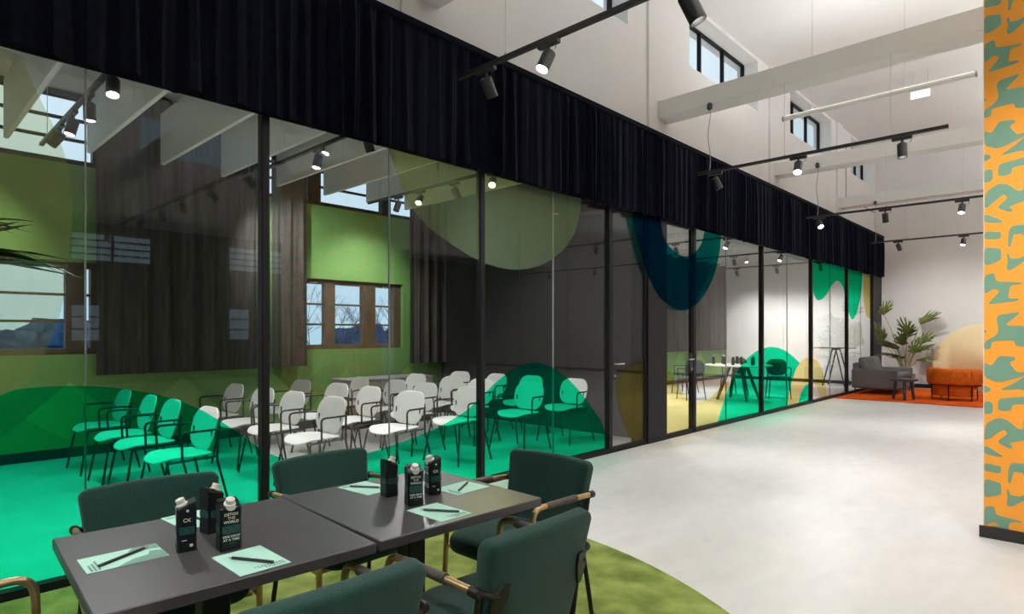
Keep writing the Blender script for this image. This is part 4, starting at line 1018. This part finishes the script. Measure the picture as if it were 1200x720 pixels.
# in the far plant, R = direction along the picture plane
rx, ry = CS, SN
def fr(u, z, L, au, pitch, spread=1.0, depth=0.0):
    yaw = math.atan2(ry * au - 0.35 * SN * 0 , rx * au) if au else math.atan2(-CS, SN)
    return (rx * u - SN * 0 + SN * depth, ry * u - CS * depth, z, L, yaw, pitch, spread)
far_fr = [fr(-0.42, 1.86, 0.50, 1, R(75), 1.0), fr(0.30, 1.62, 0.62, 1, R(48), 0.8), fr(-0.02, 1.38, 0.58, -1, R(78), 1.1, 0.1), fr(-0.42, 1.25, 0.62, -1, R(62), 0.9),
          fr(-0.25, 1.0, 0.62, -1, R(35), 0.9, 0.15), fr(0.22, 1.12, 0.52, 1, R(58), 1.0, 0.1), fr(0.22, 0.95, 0.50, 1, R(30), 0.9), fr(-0.15, 0.78, 0.48, -1, R(20), 1.0, 0.2),
          fr(0.10, 0.72, 0.50, 1, R(18), 1.0, 0.2), fr(0.0, 0.90, 0.45, 1, R(80), 1.1, 0.25), fr(-0.22, 0.86, 0.46, -1, R(12), 0.9), fr(0.05, 1.2, 0.4, 1, R(85), 1.2, -0.2), fr(-0.30, 1.05, 0.5, -1, R(50), 1.0, -0.1), fr(0.12, 1.28, 0.45, 1, R(62), 1.0, -0.15), fr(-0.12, 1.1, 0.45, -1, R(70), 1.1, 0.1)]
far_fr = [(a * 1.3, b * 1.3, c, d * 1.0, e, f, g * 1.05) for (a, b, c, d, e, f, g) in far_fr]
palm((-3.39, 17.80, 0.0135), far_fr, 'tall palm with fan leaves standing behind the grey sofa', 'leaf', seed=4)
near_fr = [(0.10, 0.34, 1.72, 0.55, THETA, R(3), 0.40), (0.10, 0.34, 1.82, 0.36, THETA, R(12), 0.25), (0.1, -0.3, 1.5, 0.5, R(-60), R(35), 0.6), (0.0, -0.25, 1.8, 0.5, R(-80), R(50), 0.6)]
palm((-3.60, -0.10, 0.0145), near_fr, 'palm at the left edge with drooping leaf tips before the glass', 'leaf_dark', seed=9, wide=0.85)

# ================================================================== FAR GLAZED ROOM FURNITURE
ht = empty('high_table', (-5.0, 17.9, 0))
MB().bbox(-0.55, 0.42, -0.30, 0.30, 1.0, 1.022, 0.004).build('tabletop', 'stool_grey', ht)
for y in (-0.22, 0.22):
    for sx in (-1, 1): MB().tube([(sx * 0.27, y * 1.1, 0), (sx * 0.04, y * 0.8, 1.0)], 0.018, 8).build('leg', 'stool_grey', ht, True)
MB().box(-0.06, 0.06, -0.2, 0.2, 0.96, 1.0).build('top_rail', 'stool_grey', ht)
tag(ht, 'high dark trestle table behind the glass by the far end', 'table')
dt = empty('round_table', (-5.45, 12.7, 0))
MB().lathe([(0.0, 0.715), (0.66, 0.715), (0.67, 0.73), (0.66, 0.74), (0.0, 0.74)], 36).build('tabletop', 'pale_panel', dt, True)
for k in range(4):
    a = R(45 + 90 * k); MB().tube([(0.45 * math.cos(a), 0.45 * math.sin(a), 0), (0.18 * math.cos(a), 0.18 * math.sin(a), 0.715)], [0.03, 0.04], 10).build('leg', 'stool_grey', dt, True)
tag(dt, 'pale round table with crossed legs in the far glazed room', 'table')
def make_dchair():
    o = empty('dining_chair', (0, 0, 0))
    MB().slab(0.44, 0.42, 0.035, 0.12, 0.014, lambda p: p + Vector((0, 0, 0.45))).build('seat', 'stool_grey', o, True)
    MB().slab(0.44, 0.36, 0.03, 0.16, 0.012, lambda p: Vector((p.x, 0.2 + p.z - 0.4 * p.x ** 2 + 0.15 * p.y, 0.66 + p.y))).build('backrest', 'stool_grey', o, True)
    for sx in (-1, 1):
        MB().tube([(sx * 0.22, -0.2, 0), (sx * 0.19, -0.17, 0.44)], 0.012, 8).build('leg', 'matt_black', o, True)
        MB().tube([(sx * 0.22, 0.24, 0), (sx * 0.19, 0.17, 0.44), (sx * 0.17, 0.2, 0.62)], 0.012, 8).build('leg', 'matt_black', o, True)
        MB().tube([(sx * 0.22, -0.12, 0.45)] + bend((sx * 0.22, -0.12, 0.45), (sx * 0.24, -0.13, 0.65), (sx * 0.22, 0.15, 0.66), 0.04) + [(sx * 0.2, 0.17, 0.66)], 0.011, 8).build('armrest', 'matt_black', o, True)
    return o
dch = make_dchair(); n = 0
for x, y, a, lab in ((-6.20, 12.05, 235, 'grey dining chair nearest the doors at the pale round table'), (-7.0, 13.3, 265, 'black dining chair by the curtain, left of the round table'), (-5.95, 13.6, -30, 'dark dining chair behind the round table, curtain side'),
                     (-4.95, 13.6, 30, 'dark dining chair behind the round table near the green film')):
    o = dch if n == 0 else copy_tree(dch); n += 1
    o.location = (x, y, 0); o.rotation_euler = (0, 0, R(a)); tag(o, lab, 'chair', 'dark chairs at the round table')
bt = empty('table_bottle', (0, 0, 0))
MB().lathe([(0.034, 0), (0.036, 0.01), (0.036, 0.13), (0.016, 0.17)], 12).build('bottle_body', 'carton_black', bt, True)
MB().lathe([(0.016, 0.17), (0.016, 0.195)], 12).build('bottle_cap', 'cap_white', bt, True)
n = 0
for x, y in ((-5.95, 12.6), (-5.85, 12.85), (-5.7, 12.6), (-5.6, 13.0), (-5.4, 12.75), (-5.25, 13.0), (-5.1, 12.6), (-5.45, 12.45)):
    o = bt if n == 0 else copy_tree(bt); n += 1
    o.location = (x, y, 0.7405); tag(o, 'small dark bottle in the cluster on the round table', 'bottle', 'bottles on the round table')

# ================================================================== OUTSIDE
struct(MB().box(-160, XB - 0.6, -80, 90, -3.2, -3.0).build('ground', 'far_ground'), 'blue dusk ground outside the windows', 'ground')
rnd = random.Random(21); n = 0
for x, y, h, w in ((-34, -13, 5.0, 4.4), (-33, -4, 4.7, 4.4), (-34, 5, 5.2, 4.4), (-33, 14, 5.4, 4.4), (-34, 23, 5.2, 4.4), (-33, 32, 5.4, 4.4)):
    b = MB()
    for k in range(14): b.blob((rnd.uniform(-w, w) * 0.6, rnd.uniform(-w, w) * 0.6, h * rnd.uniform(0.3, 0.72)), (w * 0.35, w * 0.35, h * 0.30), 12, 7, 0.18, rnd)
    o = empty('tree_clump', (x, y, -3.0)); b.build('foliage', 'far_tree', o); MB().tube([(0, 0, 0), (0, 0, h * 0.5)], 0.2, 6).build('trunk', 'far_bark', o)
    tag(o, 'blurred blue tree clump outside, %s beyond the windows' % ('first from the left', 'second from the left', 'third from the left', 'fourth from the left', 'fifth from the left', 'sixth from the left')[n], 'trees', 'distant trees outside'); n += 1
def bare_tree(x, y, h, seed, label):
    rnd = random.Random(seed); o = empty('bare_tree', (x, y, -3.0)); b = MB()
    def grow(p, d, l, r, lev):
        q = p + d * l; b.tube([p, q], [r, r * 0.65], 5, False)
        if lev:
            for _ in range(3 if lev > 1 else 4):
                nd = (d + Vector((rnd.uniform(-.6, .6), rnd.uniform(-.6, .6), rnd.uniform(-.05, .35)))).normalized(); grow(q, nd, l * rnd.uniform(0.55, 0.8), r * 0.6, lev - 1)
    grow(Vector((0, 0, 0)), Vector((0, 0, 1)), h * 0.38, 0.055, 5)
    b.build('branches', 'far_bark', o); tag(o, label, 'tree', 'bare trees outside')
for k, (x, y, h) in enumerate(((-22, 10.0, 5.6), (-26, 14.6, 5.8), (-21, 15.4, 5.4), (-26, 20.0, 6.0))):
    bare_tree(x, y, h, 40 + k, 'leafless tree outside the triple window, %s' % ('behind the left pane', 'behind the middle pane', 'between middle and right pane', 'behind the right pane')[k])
